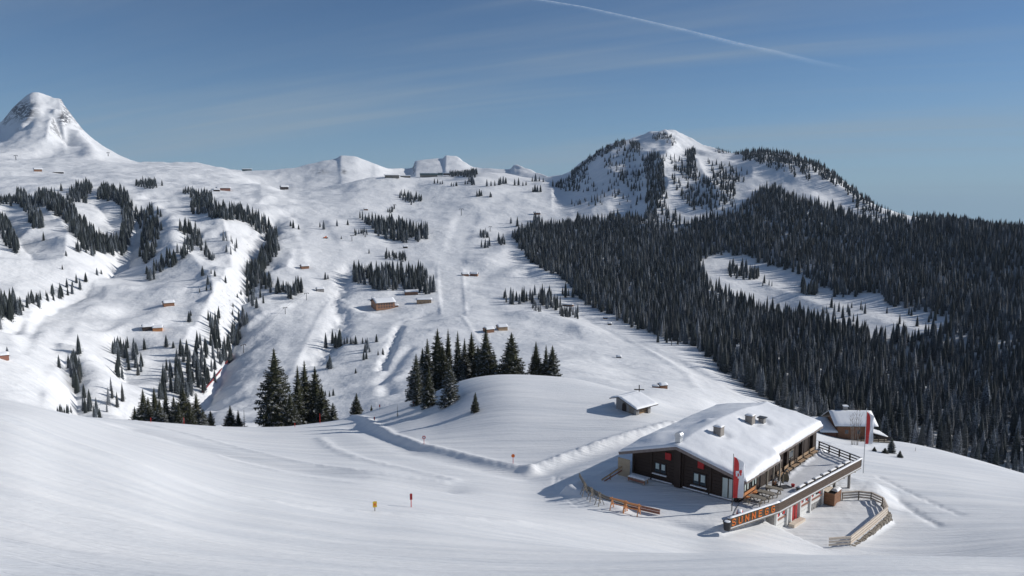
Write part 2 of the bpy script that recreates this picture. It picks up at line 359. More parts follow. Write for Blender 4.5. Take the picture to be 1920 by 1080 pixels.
def snow_terrain():
    m, t, b = newmat('snow_terrain')
    geo = t.nodes.new('ShaderNodeNewGeometry'); ln = t.nodes.new('ShaderNodeVectorMath'); ln.operation = 'LENGTH'
    t.links.new(geo.outputs['Position'], ln.inputs[0]); dist = ln.outputs['Value']
    nearf = mrange(t, dist, 90, 240, 1, 0); farf = mrange(t, dist, 200, 320, 0, 1)
    s1 = noise(t, 1.0, 5, coords(t, 'Object', (.045, .55, .02), (0, 0, math.radians(6))), .6)      # long groomed streaks
    s2 = noise(t, 1.0, 6, coords(t, 'Object', (.22, 2.6, .05), (0, 0, math.radians(-7))), .6)
    s3 = noise(t, 2.2, 5, coords(t))
    far1 = noise(t, .045, 6, coords(t)); far2 = noise(t, .22, 5, coords(t), .6)
    tr = None
    for k_, (ang, sx2, sy2, lo_) in enumerate(((-12, .02, 1.6, .012), (9, .025, 1.1, .012), (-24, .02, .9, .007), (21, .02, .8, .006))):
        q_ = noise(t, 1.0, 0, coords(t, 'Object', (sx2, sy2, 0), (0, 0, math.radians(ang))), .4)
        ln_ = mrange(t, mth(t, 'ABSOLUTE', mth(t, 'SUBTRACT', q_, .5)), 0, lo_*1.5, 1, 0); ln_.node.clamp = True
        tr = ln_ if tr is None else mth(t, 'MAXIMUM', tr, ln_)
    msk = mrange(t, noise(t, .09, 4, coords(t)), .42, .62, 0, 1); tr = mth(t, 'MULTIPLY', tr, msk)
    hn = mth(t, 'ADD', mth(t, 'MULTIPLY', s1, .55), mth(t, 'ADD', mth(t, 'MULTIPLY', s2, .10), mth(t, 'MULTIPLY', s3, .035)))
    hn = mth(t, 'SUBTRACT', hn, mth(t, 'MULTIPLY', tr, .022))
    nb = bump(t, mth(t, 'MULTIPLY', hn, nearf), .8, 1.0)
    hf = mth(t, 'MULTIPLY', mth(t, 'ADD', mth(t, 'MULTIPLY', far1, 4.0), mth(t, 'MULTIPLY', far2, .9)), farf)
    nb = bump(t, hf, .6, 1.0, nb)
    t.links.new(nb, b.inputs['Normal'])
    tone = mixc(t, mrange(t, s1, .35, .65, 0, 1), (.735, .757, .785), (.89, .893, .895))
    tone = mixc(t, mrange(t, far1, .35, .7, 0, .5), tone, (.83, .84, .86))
    # rock showing through on the steepest summit faces
    at_ = t.nodes.new('ShaderNodeAttribute'); at_.attribute_name = 'rock'
    rn = noise(t, .045, 9, coords(t, 'Object', (1, 1, 2.4)), .7)
    rf = mth(t, 'MULTIPLY', at_.outputs['Fac'], mrange(t, rn, .44, .50, 0, 1), clamp=True)
    col = mixc(t, rf, tone, (.10, .10, .105))
    # straw, twigs and stones poking out of thin snow on the ski hill
    g_ = t.nodes.new('ShaderNodeAttribute'); g_.attribute_name = 'scrub'
    sn = noise(t, .35, 7, coords(t), .75)
    col = mixc(t, mth(t, 'MULTIPLY', g_.outputs['Fac'], mrange(t, sn, .56, .66, 0, .8), clamp=True), col, (.13, .11, .10))
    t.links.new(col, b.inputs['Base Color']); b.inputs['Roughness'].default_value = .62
    b.inputs['Specular IOR Level'].default_value = .25
    return m
def simple(name, c1, c2, scale=3, rough=.7, stretch=(1, 1, 1), bmp=.0, bd=.02, metal=0, detail=5):
    m, t, b = newmat(name); v = coords(t, 'Object', stretch); n = noise(t, scale, detail, v, .6)
    t.links.new(mixc(t, mrange(t, n, .3, .7, 0, 1), c1, c2), b.inputs['Base Color'])
    b.inputs['Roughness'].default_value = rough; b.inputs['Metallic'].default_value = metal
    if bmp: t.links.new(bump(t, n, bmp, bd), b.inputs['Normal'])
    return m
snow_terrain()
simple('snow', (.86, .88, .91), (.90, .91, .93), .9, .6, bmp=.5, bd=.12)
simple('snow_packed', (.58, .59, .62), (.74, .75, .77), .7, .6, bmp=.4, bd=.08)
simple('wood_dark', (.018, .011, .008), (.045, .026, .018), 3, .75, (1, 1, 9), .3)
simple('wood_brown', (.16, .075, .038), (.30, .15, .08), 3, .75, (1, 1, 7), .3)
simple('wood_rail', (.055, .038, .028), (.13, .09, .065), 2.2, .8, (1, 1, 8), .3)
simple('wood_orange', (.50, .20, .07), (.66, .30, .12), 4, .65, (1, 1, 4), .2)
simple('inn_wood', (.24, .12, .07), (.36, .19, .11), 3, .75, (1, 1, 6))
simple('net_red', (.20, .02, .02), (.28, .04, .04), 3, .8)
simple('wood_pale', (.62, .52, .42), (.76, .67, .56), 4, .7, (.6, .6, 6), .2)
simple('wood_old', (.17, .15, .12), (.33, .29, .24), 4, .85, (1, 1, 5), .3)
simple('wood_bench', (.30, .20, .12), (.48, .33, .20), 4, .8, (1, 1, 5), .2)
simple('plywood', (.36, .29, .20), (.44, .36, .26), 2, .7)
simple('fascia', (.17, .14, .13), (.26, .22, .20), 4, .7, (1, 1, 1))
simple('metal', (.42, .44, .46), (.58, .60, .62), 6, .4, metal=.7)
simple('metal_dark', (.05, .055, .06), (.10, .10, .11), 6, .5, metal=.3)
simple('shingle', (.20, .18, .16), (.34, .31, .28), 7, .85, (1, 1, 3), .4)
simple('red_paint', (.48, .012, .012), (.60, .03, .025), 5, .5)
simple('red_board', (.33, .008, .010), (.42, .015, .016), 5, .6)
simple('white_paint', (.66, .66, .64), (.80, .80, .78), 3, .6)
simple('trim_brown', (.22, .09, .06), (.34, .16, .11), 4, .7, (1, 1, 5))
simple('stone', (.12, .11, .10), (.42, .37, .30), 3.2, .9, bmp=.7, bd=.1)
simple('stone_grey', (.20, .19, .18), (.36, .35, .34), 5, .9, bmp=.6, bd=.06)
simple('black_plastic', (.012, .012, .014), (.03, .03, .035), 5, .5)
simple('bark', (.07, .05, .038), (.15, .11, .085), 6, .9, (1, 1, .3), .5)
simple('birch', (.16, .13, .11), (.30, .26, .22), 9, .8)
simple('letter_orange', (.80, .14, .02), (.88, .20, .03), 4, .5)
simple('letter_yellow', (.80, .52, .10), (.88, .60, .14), 4, .5)
simple('cloth_red', (.56, .035, .035), (.66, .06, .055), 3, .8)
simple('cloth_white', (.74, .76, .80), (.80, .82, .85), 3, .8)
simple('yellow_board', (.78, .50, .03), (.85, .58, .05), 3, .6)
simple('green_metal', (.06, .10, .10), (.12, .17, .17), 3, .6)
simple('wicker', (.20, .16, .10), (.40, .34, .24), 22, .8)
def glass_mat():
    m, t, b = newmat('window_glass'); b.inputs['Base Color'].default_value = (.035, .05, .06, 1)
    b.inputs['Roughness'].default_value = .08; b.inputs['Specular IOR Level'].default_value = .8
glass_mat()
simple('curtain_glass', (.42, .52, .50), (.62, .70, .68), 1.5, .15, (1, 1, .3))
def spruce_mat(name, g1, g2, lo, hi, wc, sc, rv=.26):
    m, t, b = newmat(name); v = coords(t)
    n = noise(t, sc*2, 3, v); base = mixc(t, mrange(t, n, .35, .65, 0, 1), g1, g2)
    oi = t.nodes.new('ShaderNodeObjectInfo')
    geo = t.nodes.new('ShaderNodeNewGeometry'); sp = t.nodes.new('ShaderNodeSeparateXYZ'); t.links.new(geo.outputs['True Normal'], sp.inputs[0])
    n2 = noise(t, sc, 5, v, .65)
    k = mth(t, 'ADD', n2, mth(t, 'MULTIPLY', mth(t, 'ABSOLUTE', sp.outputs[2]), .16))
    k = mth(t, 'ADD', k, mth(t, 'MULTIPLY', mth(t, 'SUBTRACT', oi.outputs['Random'], .5), rv))
    f = mrange(t, k, lo, hi, 0, 1); n_ = f.node; n_.clamp = True
    t.links.new(mixc(t, f, base, wc), b.inputs['Base Color']); b.inputs['Roughness'].default_value = .85
    b.inputs['Specular IOR Level'].default_value = .15
spruce_mat('spruce_near', (.028, .036, .020), (.072, .070, .040), .65, .80, (.60, .63, .68), 1.1, .10)
spruce_mat('spruce_far', (.016, .022, .022), (.040, .046, .042), .56, .86, (.30, .34, .40), 2.0)
spruce_mat('spruce_frost', (.035, .040, .040), (.07, .072, .07), .52, .82, (.45, .48, .53), 2.4)
# ------------------------------------------------------------------ terrain meshes
def grid_mesh(name, j0, j1, smooth=True):
    n = j1-j0+1
    co = np.stack([X[:, j0:j1+1], Y[:, j0:j1+1], Z[:, j0:j1+1]], -1).reshape(-1, 3)
    ii = np.arange(NA-1)[:, None]*n+np.arange(n-1)[None]
    q = np.stack([ii, ii+n, ii+n+1, ii+1], -1).reshape(-1, 4)[:, ::-1]
    me = bpy.data.meshes.new(name)
    me.vertices.add(len(co)); me.vertices.foreach_set('co', co.ravel())
    me.loops.add(q.size); me.loops.foreach_set('vertex_index', q.ravel().astype(np.int32))
    me.polygons.add(len(q)); me.polygons.foreach_set('loop_start', np.arange(0, q.size, 4, dtype=np.int32))
    me.update(calc_edges=True); me.validate()
    me.polygons.foreach_set('use_smooth', np.ones(len(q), bool))
    for nm, arr in (('rock', rock), ('scrub', scrub)):
        a = me.attributes.new(nm, 'FLOAT', 'POINT'); a.data.foreach_set('value', arr[:, j0:j1+1].reshape(-1).astype(np.float32))
    me.materials.append(MAT['snow_terrain'])
    o = bpy.data.objects.new(name, me); COL.objects.link(o)
    return tag(o, kind='structure')
dZa = np.gradient(Z, axis=0)/(np.gradient(AZ)[:, None]*RG); dZr = np.gradient(Z, axis=1)/np.gradient(RR)[None]
steep = np.hypot(dZa, dZr)
U1, V1 = proj(X, Y, Z)
rock = .7*sst(.95, 1.35, steep)*sst(1150, 1400, RG)
rock = np.maximum(rock, (RG > 2300)*np.exp(-(np.hypot((U1-42)/22, (V1-208)/16))**2)*1.7)
rock = np.maximum(rock, (RG > 2300)*np.exp(-(np.hypot((U1-122)/11, (V1-222)/10))**2)*1.7)
rock = np.maximum(rock, (RG > 1700)*(np.exp(-(np.hypot((U1-776)/3, (V1-312)/7))**2)+.8*np.exp(-(np.hypot((U1-600)/14, (V1-322)/3))**2)+.9*np.exp(-(np.hypot((U1-645)/5, (V1-322)/4))**2)))
scrub = .9*inpoly(U1, V1, [(1420,510),(1560,540),(1760,600),(1700,640),(1560,610),(1440,570)])*(RG > 300)
scrub = np.maximum(scrub, .75*inpoly(U1, V1, [(420,520),(470,560),(440,640),(400,620)])*(RG > 300))
scrub = np.maximum(scrub, .8*inpoly(U1, V1, [(470,420),(505,440),(500,520),(455,590),(440,560)])*(RG > 300))
js = int(np.searchsorted(RR, 235)); jm = int(np.searchsorted(RR, 1900))
grid_mesh('snow_ground', 0, js); grid_mesh('valley_hillside', js, jm); grid_mesh('far_mountains', jm, NR-1)

# ------------------------------------------------------------------ mesh builder
class MB:
    def __init__(s): s.v = []; s.f = []
    def add(s, vs, fs):
        b = len(s.v); s.v += [tuple(p) for p in vs]; s.f += [tuple(b+i for i in f) for f in fs]; return s
    def box(s, x0, y0, z0, x1, y1, z1):
        vs = [(x0,y0,z0),(x1,y0,z0),(x1,y1,z0),(x0,y1,z0),(x0,y0,z1),(x1,y0,z1),(x1,y1,z1),(x0,y1,z1)]
        return s.add(vs, [(0,3,2,1),(4,5,6,7),(0,1,5,4),(1,2,6,5),(2,3,7,6),(3,0,4,7)])
    def beam(s, p, q, w, h, up=(0, 0, 1)):
        p = Vector(p); q = Vector(q); d = (q-p).normalized(); u = Vector(up)
        if abs(d.dot(u)) > .99: u = Vector((1, 0, 0))
        a = d.cross(u).normalized(); c = a.cross(d).normalized()
        vs = []
        for e in (p, q):
            for i, j in ((-1,-1),(1,-1),(1,1),(-1,1)): vs.append(e+a*(i*w/2)+c*(j*h/2))
        return s.add(vs, [(0,1,2,3),(7,6,5,4),(0,4,5,1),(1,5,6,2),(2,6,7,3),(3,7,4,0)])
    def tube(s, p, q, r0, r1, n=8):
        p = Vector(p); q = Vector(q); d = (q-p).normalized(); u = Vector((0,0,1)) if abs(d.z) < .9 else Vector((1,0,0))
        a = d.cross(u).normalized(); c = a.cross(d)
        vs = []
        for e, r in ((p, r0), (q, r1)):
            for k in range(n):
                t = 2*math.pi*k/n; vs.append(e+a*(r*math.cos(t))+c*(r*math.sin(t)))
        fs = [(k, (k+1) % n, n+(k+1) % n, n+k) for k in range(n)]+[tuple(range(n))[::-1], tuple(range(n, 2*n))]
        return s.add(vs, fs)
    def prism(s, pts, z0, z1):
        n = len(pts); vs = [(x, y, z0) for x, y in pts]+[(x, y, z1) for x, y in pts]
        return s.add(vs, [tuple(range(n))[::-1], tuple(range(n, 2*n))]+[(k, (k+1) % n, n+(k+1) % n, n+k) for k in range(n)])
    def slab(s, quad, th):      # four corners of a top face + thickness down
        vs = [tuple(p) for p in quad]+[(p[0], p[1], p[2]-th) for p in quad]
        return s.add(vs, [(0,1,2,3),(7,6,5,4),(0,4,5,1),(1,5,6,2),(2,6,7,3),(3,7,4,0)])
    def mesh(s, name, mat, smooth=False):
        me = bpy.data.meshes.new(name); me.from_pydata(s.v, [], s.f); me.update()
        if isinstance(mat, str): mat = MAT[mat]
        me.materials.append(mat)
        if smooth: me.polygons.foreach_set('use_smooth', np.ones(len(me.polygons), bool))
        return me
    def build(s, name, mat, parent=None, smooth=False, bevel=0.0, loc_=None, rz=0):
        o = bpy.data.objects.new(name, s.mesh(name, mat, smooth)); COL.objects.link(o)
        if parent is not None: o.parent = parent
        if loc_ is not None: o.location = loc_; o.rotation_euler = (0, 0, rz)
        if bevel:
            m = o.modifiers.new('bevel', 'BEVEL'); m.width = bevel; m.segments = 2; m.limit_method = 'ANGLE'
        return o
def empty(name, p, rz=0, label=None, cat=None, group=None):
    o = bpy.data.objects.new(name, None); COL.objects.link(o); o.location = p; o.rotation_euler = (0, 0, rz); o.empty_display_size = .3
    return tag(o, label, cat, group)
def kids(o): return [c for c in bpy.data.objects if c.parent == o]
def copy_tree(o, p, rz, label, group=None, scale=None, parent=None):
    c = o.copy(); COL.objects.link(c); c.location = p; c.rotation_euler = (0, 0, rz)
    if label: c['label'] = label
    if group: c['group'] = group
    if scale: c.scale = scale
    for k in kids(o):
        d = k.copy(); COL.objects.link(d); d.parent = c
        for g in kids(k):
            e = g.copy(); COL.objects.link(e); e.parent = d
    return c
rnd = random.Random(7)

def snow_sheet(name, parent, corners_fn, nu, nv, T, seed, edge=.45, mat='snow', amp=.06, dips=()):
    """A blanket of snow: corners_fn(a, b) -> (x, y, z of the roof); thickness rounds off at the rim."""
    mb = MB(); vs = []
    P = np.array([[corners_fn(a/nu, b/nv) for b in range(nv+1)] for a in range(nu+1)], float)
    ex = math.dist(P[0, 0][:2], P[-1, 0][:2]); ey = math.dist(P[0, 0][:2], P[0, -1][:2])
    for a in range(nu+1):
        for b in range(nv+1):
            x, y, z = P[a, b]
            d = min(min(a/nu, 1-a/nu)*ex, min(b/nv, 1-b/nv)*ey)
            t = T*(.40+.60*math.sqrt(max(0, 1-(1-min(d/edge, 1))**2))) if d > 0 else T*.30
            t += float(fbm(x*.35+seed, y*.35, seed, 3))*amp*min(1, d/edge)
            for (dx, dy, dr, dd) in dips:
                t -= dd*math.exp(-((x-dx)**2+(y-dy)**2)/dr**2)
            vs.append((x, y, z+max(t, .04)))
    n = nv+1; fs = [(a*n+b, (a+1)*n+b, (a+1)*n+b+1, a*n+b+1) for a in range(nu) for b in range(nv)]
    mb.add(vs, fs)
    rim = [(a, 0) for a in range(nu+1)]+[(nu, b) for b in range(1, nv+1)]+[(a, nv) for a in range(nu-1, -1, -1)]+[(0, b) for b in range(nv-1, 0, -1)]
    base = len(mb.v); mb.v += [(P[a, b][0], P[a, b][1], P[a, b][2]+.006) for a, b in rim]; m = len(rim)
    for k in range(m):
        a, b = rim[k]; c, d = rim[(k+1) % m]
        mb.f.append((a*n+b, base+k, base+(k+1) % m, c*n+d))
    o = mb.build(name, mat, parent, smooth=True)
    return o

# ------------------------------------------------------------------ the restaurant
rest = empty('mountain_restaurant', loc(0, 0), RANG, 'long dark wooden mountain restaurant under a thick snow roof beside the sun terrace', 'restaurant')
GW = 12.3; RL = 21.3; RG_ = 6.6
def rz_(g, s=0):
    pk_ = 4.42
    return pk_-.245*(RG_-g) if g < RG_ else pk_-.30*(g-RG_)
# walls
w = MB()
pf = [(0, 0), (GW, 0), (GW, rz_(GW)-.16), (RG_, rz_(RG_)-.16), (0, rz_(0)-.16)]     # (g, z)
vs = [(0, g, z) for g, z in pf]+[(RL, g, z) for g, z in pf]
w.add(vs, [(0,1,2,3,4)[::-1], (5,6,7,8,9), (0,1,6,5), (1,2,7,6), (2,3,8,7), (3,4,9,8), (4,0,5,9)])
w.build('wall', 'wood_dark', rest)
nb_ = 26      # horizontal cladding boards on the shaded gable, each a little proud
for k in range(12):
    z0 = .22+k*.36
    lo = 0.02; hi = GW-.02
    if z0+.33 > rz_(0)-.2: lo = RG_-(4.42-.2-(z0+.33))/.245
    if z0+.33 > rz_(GW)-.2: hi = RG_+(4.42-.2-(z0+.33))/.30
    if hi-lo < .8: break
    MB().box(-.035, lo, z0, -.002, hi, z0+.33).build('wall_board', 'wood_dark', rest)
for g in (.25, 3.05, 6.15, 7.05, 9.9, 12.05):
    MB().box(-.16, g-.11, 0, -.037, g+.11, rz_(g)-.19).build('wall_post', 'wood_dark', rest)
MB().box(-.42, 6.25, 0, -.17, 6.95, 4.15).build('chimney_breast', 'wood_dark', rest)
# roof boards + fascias; the front half of the terrace eave reaches further out
r = MB()
def roofquad(s0, s1, g0, g1): return [(s0, g0, rz_(g0)), (s1, g0, rz_(g0)), (s1, g1, rz_(g1)), (s0, g1, rz_(g1))]
r.slab(roofquad(-.8, 8, -1.05, RG_), .14); r.slab(roofquad(8.0, 22.3, -.35, RG_), .14); r.slab(roofquad(-.8, 22.3, RG_, 13.5), .14)
r.build('roof', 'wood_dark', rest)
for g0, g1 in ((-1.05, RG_), (RG_, 13.5)):
    MB().beam((-.84, g0, rz_(g0)-.10), (-.84, g1, rz_(g1)-.10), .07, .30).build('bargeboard', 'fascia', rest)
MB().beam((-.8, -1.09, rz_(-1.05)-.08), (8, -1.09, rz_(-1.05)-.08), .06, .2).build('fascia_board', 'fascia', rest)
MB().beam((8.04, -1.05, rz_(-1.05)-.08), (8.04, -.35, rz_(-.35)-.08), .06, .2).build('fascia_board', 'wood_dark', rest)
MB().beam((8.1, -.39, rz_(-.35)-.08), (22.3, -.39, rz_(-.35)-.08), .06, .2).build('fascia_board', 'fascia', rest)
CH = [(.35, 6.9, .62, 1.0), (5.6, 5.0, .85, 1.15), (12.4, 4.45, .85, 1.15), (14.1, 3.75, .62, .8)]
# snow blanket in one sheet: dome over the ridge
def roofsnow():
    mb = MB(); ns, ng = 110, 72; s0, s1 = -.82, 22.4
    def gmin(s): return -1.07-.06*float(gn(s*.6, 2.2, 5))-.05*float(gn(s*1.9, 1.2, 6))+.70*float(sst(7.7, 8.3, s))
    vs = []; low = []
    for a in range(ns+1):
        s = s0+(s1-s0)*a/ns; g0 = gmin(s); g1 = 13.55
        for b in range(ng+1):
            g = g0+(g1-g0)*b/ng
            base = rz_(g)
            dome = -.10*math.exp(-((g-RG_)/1.1)**2)
            back = -.6*float(sst(14, 22.4, s))*math.exp(-((g-RG_)/3.6)**2)      # ridge sinks to the rear
            d = min(s-s0+.0, s1-s, g-g0, g1-g); df = s-s0
            T = .34+.36*float(sst(0, 5, df))
            rnd_ = math.sqrt(max(0, 1-(1-min(d/.62, 1))**2))
            t = T*(.28+.72*rnd_)
            t += .03*float(gn(s*.9, g*.9, 77))*(d < 1.2)*min(1, d*2)
            t += (float(fbm(s*.22, g*.25, 31, 3))*.09+.22*math.exp(-((g-11.2)/1.5)**2)*float(sst(.4, 3, df))*(1-float(sst(4, 8, df))))*min(1, d/.6)
            t += .25*math.exp(-((s-11)/6)**2-((g-RG_)/2.5)**2)
            for cs, cg, cw, chh in CH:
                dd = math.hypot(s-cs, g-cg); t -= .22*math.exp(-((dd-cw*.8)/.5)**2) if cs > 1 else .12*math.exp(-(dd/.6)**2)
            t += .25*math.exp(-((s-8.6)**2+(g-8.0)**2)/.5)
            zt = max(base+dome+back*.9+max(t, .05), base+.10)
            vs.append((s, g, zt)); low.append((s, g, base+.006))
    n = ng+1; mb.add(vs, [(a*n+b, (a+1)*n+b, (a+1)*n+b+1, a*n+b+1) for a in range(ns) for b in range(ng)])
    rim = [(a, 0) for a in range(ns+1)]+[(ns, b) for b in range(1, ng+1)]+[(a, ng) for a in range(ns-1, -1, -1)]+[(0, b) for b in range(ng-1, 0, -1)]
    bs = len(mb.v); mb.v += [(low[a*n+b][0], low[a*n+b][1], min(low[a*n+b][2], vs[a*n+b][2]-.03)) for a, b in rim]; m = len(rim)
    for k in range(m):
        a, b = rim[k]; c, d = rim[(k+1) % m]; mb.f.append((a*n+b, bs+k, bs+(k+1) % m, c*n+d))
    return mb.build('roof_snow', 'snow', rest, smooth=True)
roofsnow()
# chimneys
z = rz_(6.9); c = MB().box(.05, 6.62, z, .65, 7.2, z+.75).build('chimney', 'metal', rest)
MB().tube((.05, 6.91, z+1.02), (.68, 6.91, z+1.02), .36, .36, 20).build('cowl', 'metal', c)
for i, (cs, cg, cw, chh) in enumerate(CH[1:]):
    z = rz_(cg); hw = cw/2
    c = MB().box(cs-hw, cg-hw, z, cs+hw, cg+hw, z+chh+.25).build('chimney', 'shingle' if i < 2 else 'stone_grey', rest)
    for q in range(5):
        MB().box(cs-hw-.03, cg-hw+q*cw/5+.01, z+.2, cs-hw-.002, cg-hw+(q+1)*cw/5-.01, z+chh+.23).build('plank', 'shingle' if i < 2 else 'stone_grey', c)
    if i < 2:
        MB().box(cs-hw-.06, cg-hw-.06, z+chh+.26, cs+hw+.06, cg+hw+.06, z+chh+.31).build('cap', 'fascia', c)
        snow_sheet('snow_cap', c, lambda a, b: (cs-hw-.05+a*(cw+.1), cg-hw-.05+b*(cw+.1), z+chh+.31), 6, 6, .14, 3, .2, amp=.02)
    else:
        MB().box(cs-hw-.14, cg-hw-.14, z+chh+.26, cs+hw+.14, cg+hw+.14, z+chh+.36).build('cap', 'metal_dark', c)
# gable windows, shutters, glass door
for g0, g1, z0, z1 in ((8.15, 9.45, .95, 2.0), (3.55, 4.95, .75, 1.95)):
    fr = MB()
    fr.box(-.12, g0-.08, z0-.08, -.04, g1+.08, z0); fr.box(-.12, g0-.08, z1, -.04, g1+.08, z1+.08)
    fr.box(-.12, g0-.08, z0, -.04, g0, z1); fr.box(-.12, g1, z0, -.04, g1+.08, z1); fr.box(-.12, (g0+g1)/2-.05, z0, -.04, (g0+g1)/2+.05, z1)
    wn = fr.build('window', 'wood_dark', rest)
    for a, b in ((g0, (g0+g1)/2-.05), ((g0+g1)/2+.05, g1)):
        MB().box(-.07, a+.003, z0+.003, -.05, b-.003, z1-.003).build('pane', 'window_glass', wn)
        MB().box(-.08, a+.1, z0+.35, -.072, b-.1, z1-.1).build('curtain', 'curtain_glass', wn)
    MB().box(-.34, g0-.2, z0-.2, -.13, g1+.2, z0-.12).build('sill_snow', 'snow', wn)
for g, z0 in ((7.85, 2.62), (4.1, 2.55)):
    s_ = MB().box(-.20, g-.33, z0, -.04, g+.33, z0+.72).build('red_panel', 'red_board', rest)
for a, b in ((9.9, 12.2), (7.3, 9.7), (3.2, 6.0), (.5, 3.0)):
    MB().box(-.32, a, .12, -.18, b, .20).build('ledge_snow', 'snow', rest)
gd = MB()
for g in (.42, 1.10, 1.78): gd.box(-.13, g-.05, .05, -.04, g+.05, 2.2)
gd.box(-.13, .37, 2.2, -.04, 1.83, 2.3)
gd = gd.build('glass_door', 'wood_dark', rest)
for g in (.47, 1.15): MB().box(-.09, g+.003, .06, -.06, g+.577, 2.197).build('pane', 'curtain_glass', gd)
# terrace side: glazing at the front, planked wall, posts, icicle edge
for k in range(6):
    s = .4+k*.62
    f = MB().box(s, -.10, .75, s+.06, -.004, 2.3).box(s+.5, -.10, .75, s+.56, -.004, 2.3).box(s+.06, -.10, 2.22, s+.5, -.004, 2.3).box(s+.06, -.10, .75, s+.5, -.004, .82).build('window', 'wood_dark', rest)
    MB().box(s+.063, -.06, .823, s+.497, -.03, 2.217).build('pane', 'curtain_glass' if k % 3 else 'window_glass', f)
for s in (4.6, 6.2, 7.9): MB().box(s-.08, -1.0, 0, s+.08, -.84, rz_(-.92)-.15).build('roof_post', 'wood_old', rest)
for k in range(9):
    s = 9+k*1.38
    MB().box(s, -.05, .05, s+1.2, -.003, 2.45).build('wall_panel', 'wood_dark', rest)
for s in (11.5, 16.0, 19.4): MB().box(s-.12, -.34, 0, s+.12, -.06, 2.5).build('wall_post', 'wood_dark', rest)
f = MB().box(12.6, -.10, 1.0, 13.9, -.054, 1.06).box(12.6, -.1, 1.9, 13.9, -.054, 1.96).box(12.6, -.1, 1.06, 12.66, -.054, 1.9).box(13.84, -.1, 1.06, 13.9, -.054, 1.9).build('window', 'wood_old', rest)
MB().box(12.663, -.08, 1.063, 13.837, -.056, 1.897).build('pane', 'window_glass', f)
ic = MB()
for k in range(70):
    s_ = rnd.uniform(-.6, 22); g_ = -1.06 if s_ < 7.9 else -.36
    if rnd.random() < .6: ic.tube((s_, g_, rz_(g_)-.17), (s_, g_, rz_(g_)-.22-rnd.uniform(.05, .32)), .022, .003, 5)
ico = ic.build('icicles', 'curtain_glass', rest); ico['kind'] = 'stuff'
# storeroom front under the terrace (lower floor)
P0 = (1.6, -3.0); P1 = (12.2, -4.05); ZB = -2.85
dl = math.hypot(P1[0]-P0[0], P1[1]-P0[1]); ux, uy = (P1[0]-P0[0])/dl, (P1[1]-P0[1])/dl; nx, ny = uy, -ux
def lw(t, o, z): return (P0[0]+ux*t+nx*o, P0[1]+uy*t+ny*o, z)
def fbox(t0, t1, o0, o1, z0, z1):
    q = [lw(t0, o0, 0)[:2], lw(t1, o0, 0)[:2], lw(t1, o1, 0)[:2], lw(t0, o1, 0)[:2]]
    return MB().prism(q[::-1] if o1 > o0 else q, z0, z1)
fbox(0, dl, -.3, 0, ZB, -.32).build('lower_wall', 'white_paint', rest)
MB().prism([(1.6, -3.0), (1.56, -3.0), (1.2, -.8), (1.35, -.8)][::-1], ZB, -.32).build('side_wall', 'stone_grey', rest)
MB().box(.4, -.78, ZB+.6, 1.3, -.6, -.35).build('cellar_door', 'wood_dark', rest)
for t in (.12, 2.35, 3.15, 5.1, 7.4, 10.3): fbox(t-.11, t+.11, .003, .24, ZB, -.33).build('white_post', 'white_paint', rest)
for a, b in ((.3, 2.2), (5.3, 7.2), (7.6, 10.1)):
    for q in range(3):
        fbox(a, b, .02, .07, -2.55+q*.36, -2.55+q*.36+.31).build('board', 'white_paint', rest)
    fbox(a, b, .075, .14, -1.72, -1.55).build('trim_rail', 'trim_brown', rest)
    wdw = fbox(a+.1, b-.1, .01, .05, -1.35, -.6).build('window', 'window_glass', rest)
    for q in (a+.28, b-.42): fbox(q-.17, q+.17, .055, .10, -1.35, -.6).build('shutter', 'red_paint', wdw)
    fbox(a+.7, a+1.05, .06, .12, -1.3, -1.0).build('flower_box', 'cloth_white', wdw)
dr = fbox(3.6, 4.7, .02, .08, ZB+.2, -.5).build('door', 'red_board', rest)
fbox(4.1, 4.2, .085, .1, ZB+.3, -.6).build('door_slat', 'wood_dark', dr)
fbox(2.5, 4.9, .3, .9, ZB, ZB+.35).build('door_step', 'wood_pale', rest)
for t in (7.9, 8.5, 9.1, 9.7, 11.0, 11.6): fbox(t, t+.45, .02, .1, ZB, ZB+.75).build('stone', 'stone_grey', rest)

# ------------------------------------------------------------------ terrace
ter = empty('sun_terrace', loc(0, -2), RANG, 'raised snow-dusted sun terrace with its dark board railing in front of the restaurant', 'terrace')
def tl(s, g, z=0): return (s, g+2, z)
RAIL = [(-6.1, -1.75), (.75, -3.75), (19.0, -5.85)]
fl = [(-5.8, -1.6), (.8, -3.62), (18.9, -5.7), (21.9, -.05), (0.05, -.05), (-1.5, -.4)]
MB().prism([(s, g+2) for s, g in fl], -.28, -.006).build('terrace_floor', 'wood_old', ter)
def deck_snow():
    xs = np.linspace(-6, 22, 140); gs = np.linspace(-6, 0, 60); mb = MB(); idx = {}
    pl = [(s, g) for s, g in fl]
    for i, s in enumerate(xs):
        for j, g in enumerate(gs):
            if inpoly(np.array(s), np.array(g), pl):
                ridge = .16*math.exp(-((g+1.25-.03*s)/.3)**2)*float(sst(6, 8, s))*(1+.8*float(fbm(s*1.3, g*2, 5, 2)))
                h = .02+.012*float(fbm(s*.9, g*.9, 4, 3))+max(ridge, 0)+.10*max(0, float(fbm(s*1.8, g*1.8, 8, 3)))*math.exp(-((g+.8)/.5)**2)*float(sst(7, 9, s))
                idx[i, j] = len(mb.v); mb.v.append((s, g+2, max(h, .004)))
    for i in range(len(xs)-1):
        for j in range(len(gs)-1):
            k = [(i, j), (i+1, j), (i+1, j+1), (i, j+1)]
            if all(q in idx for q in k): mb.f.append(tuple(idx[q] for q in k))
    mb.build('trodden_snow', 'snow_packed', ter, smooth=True)
deck_snow()
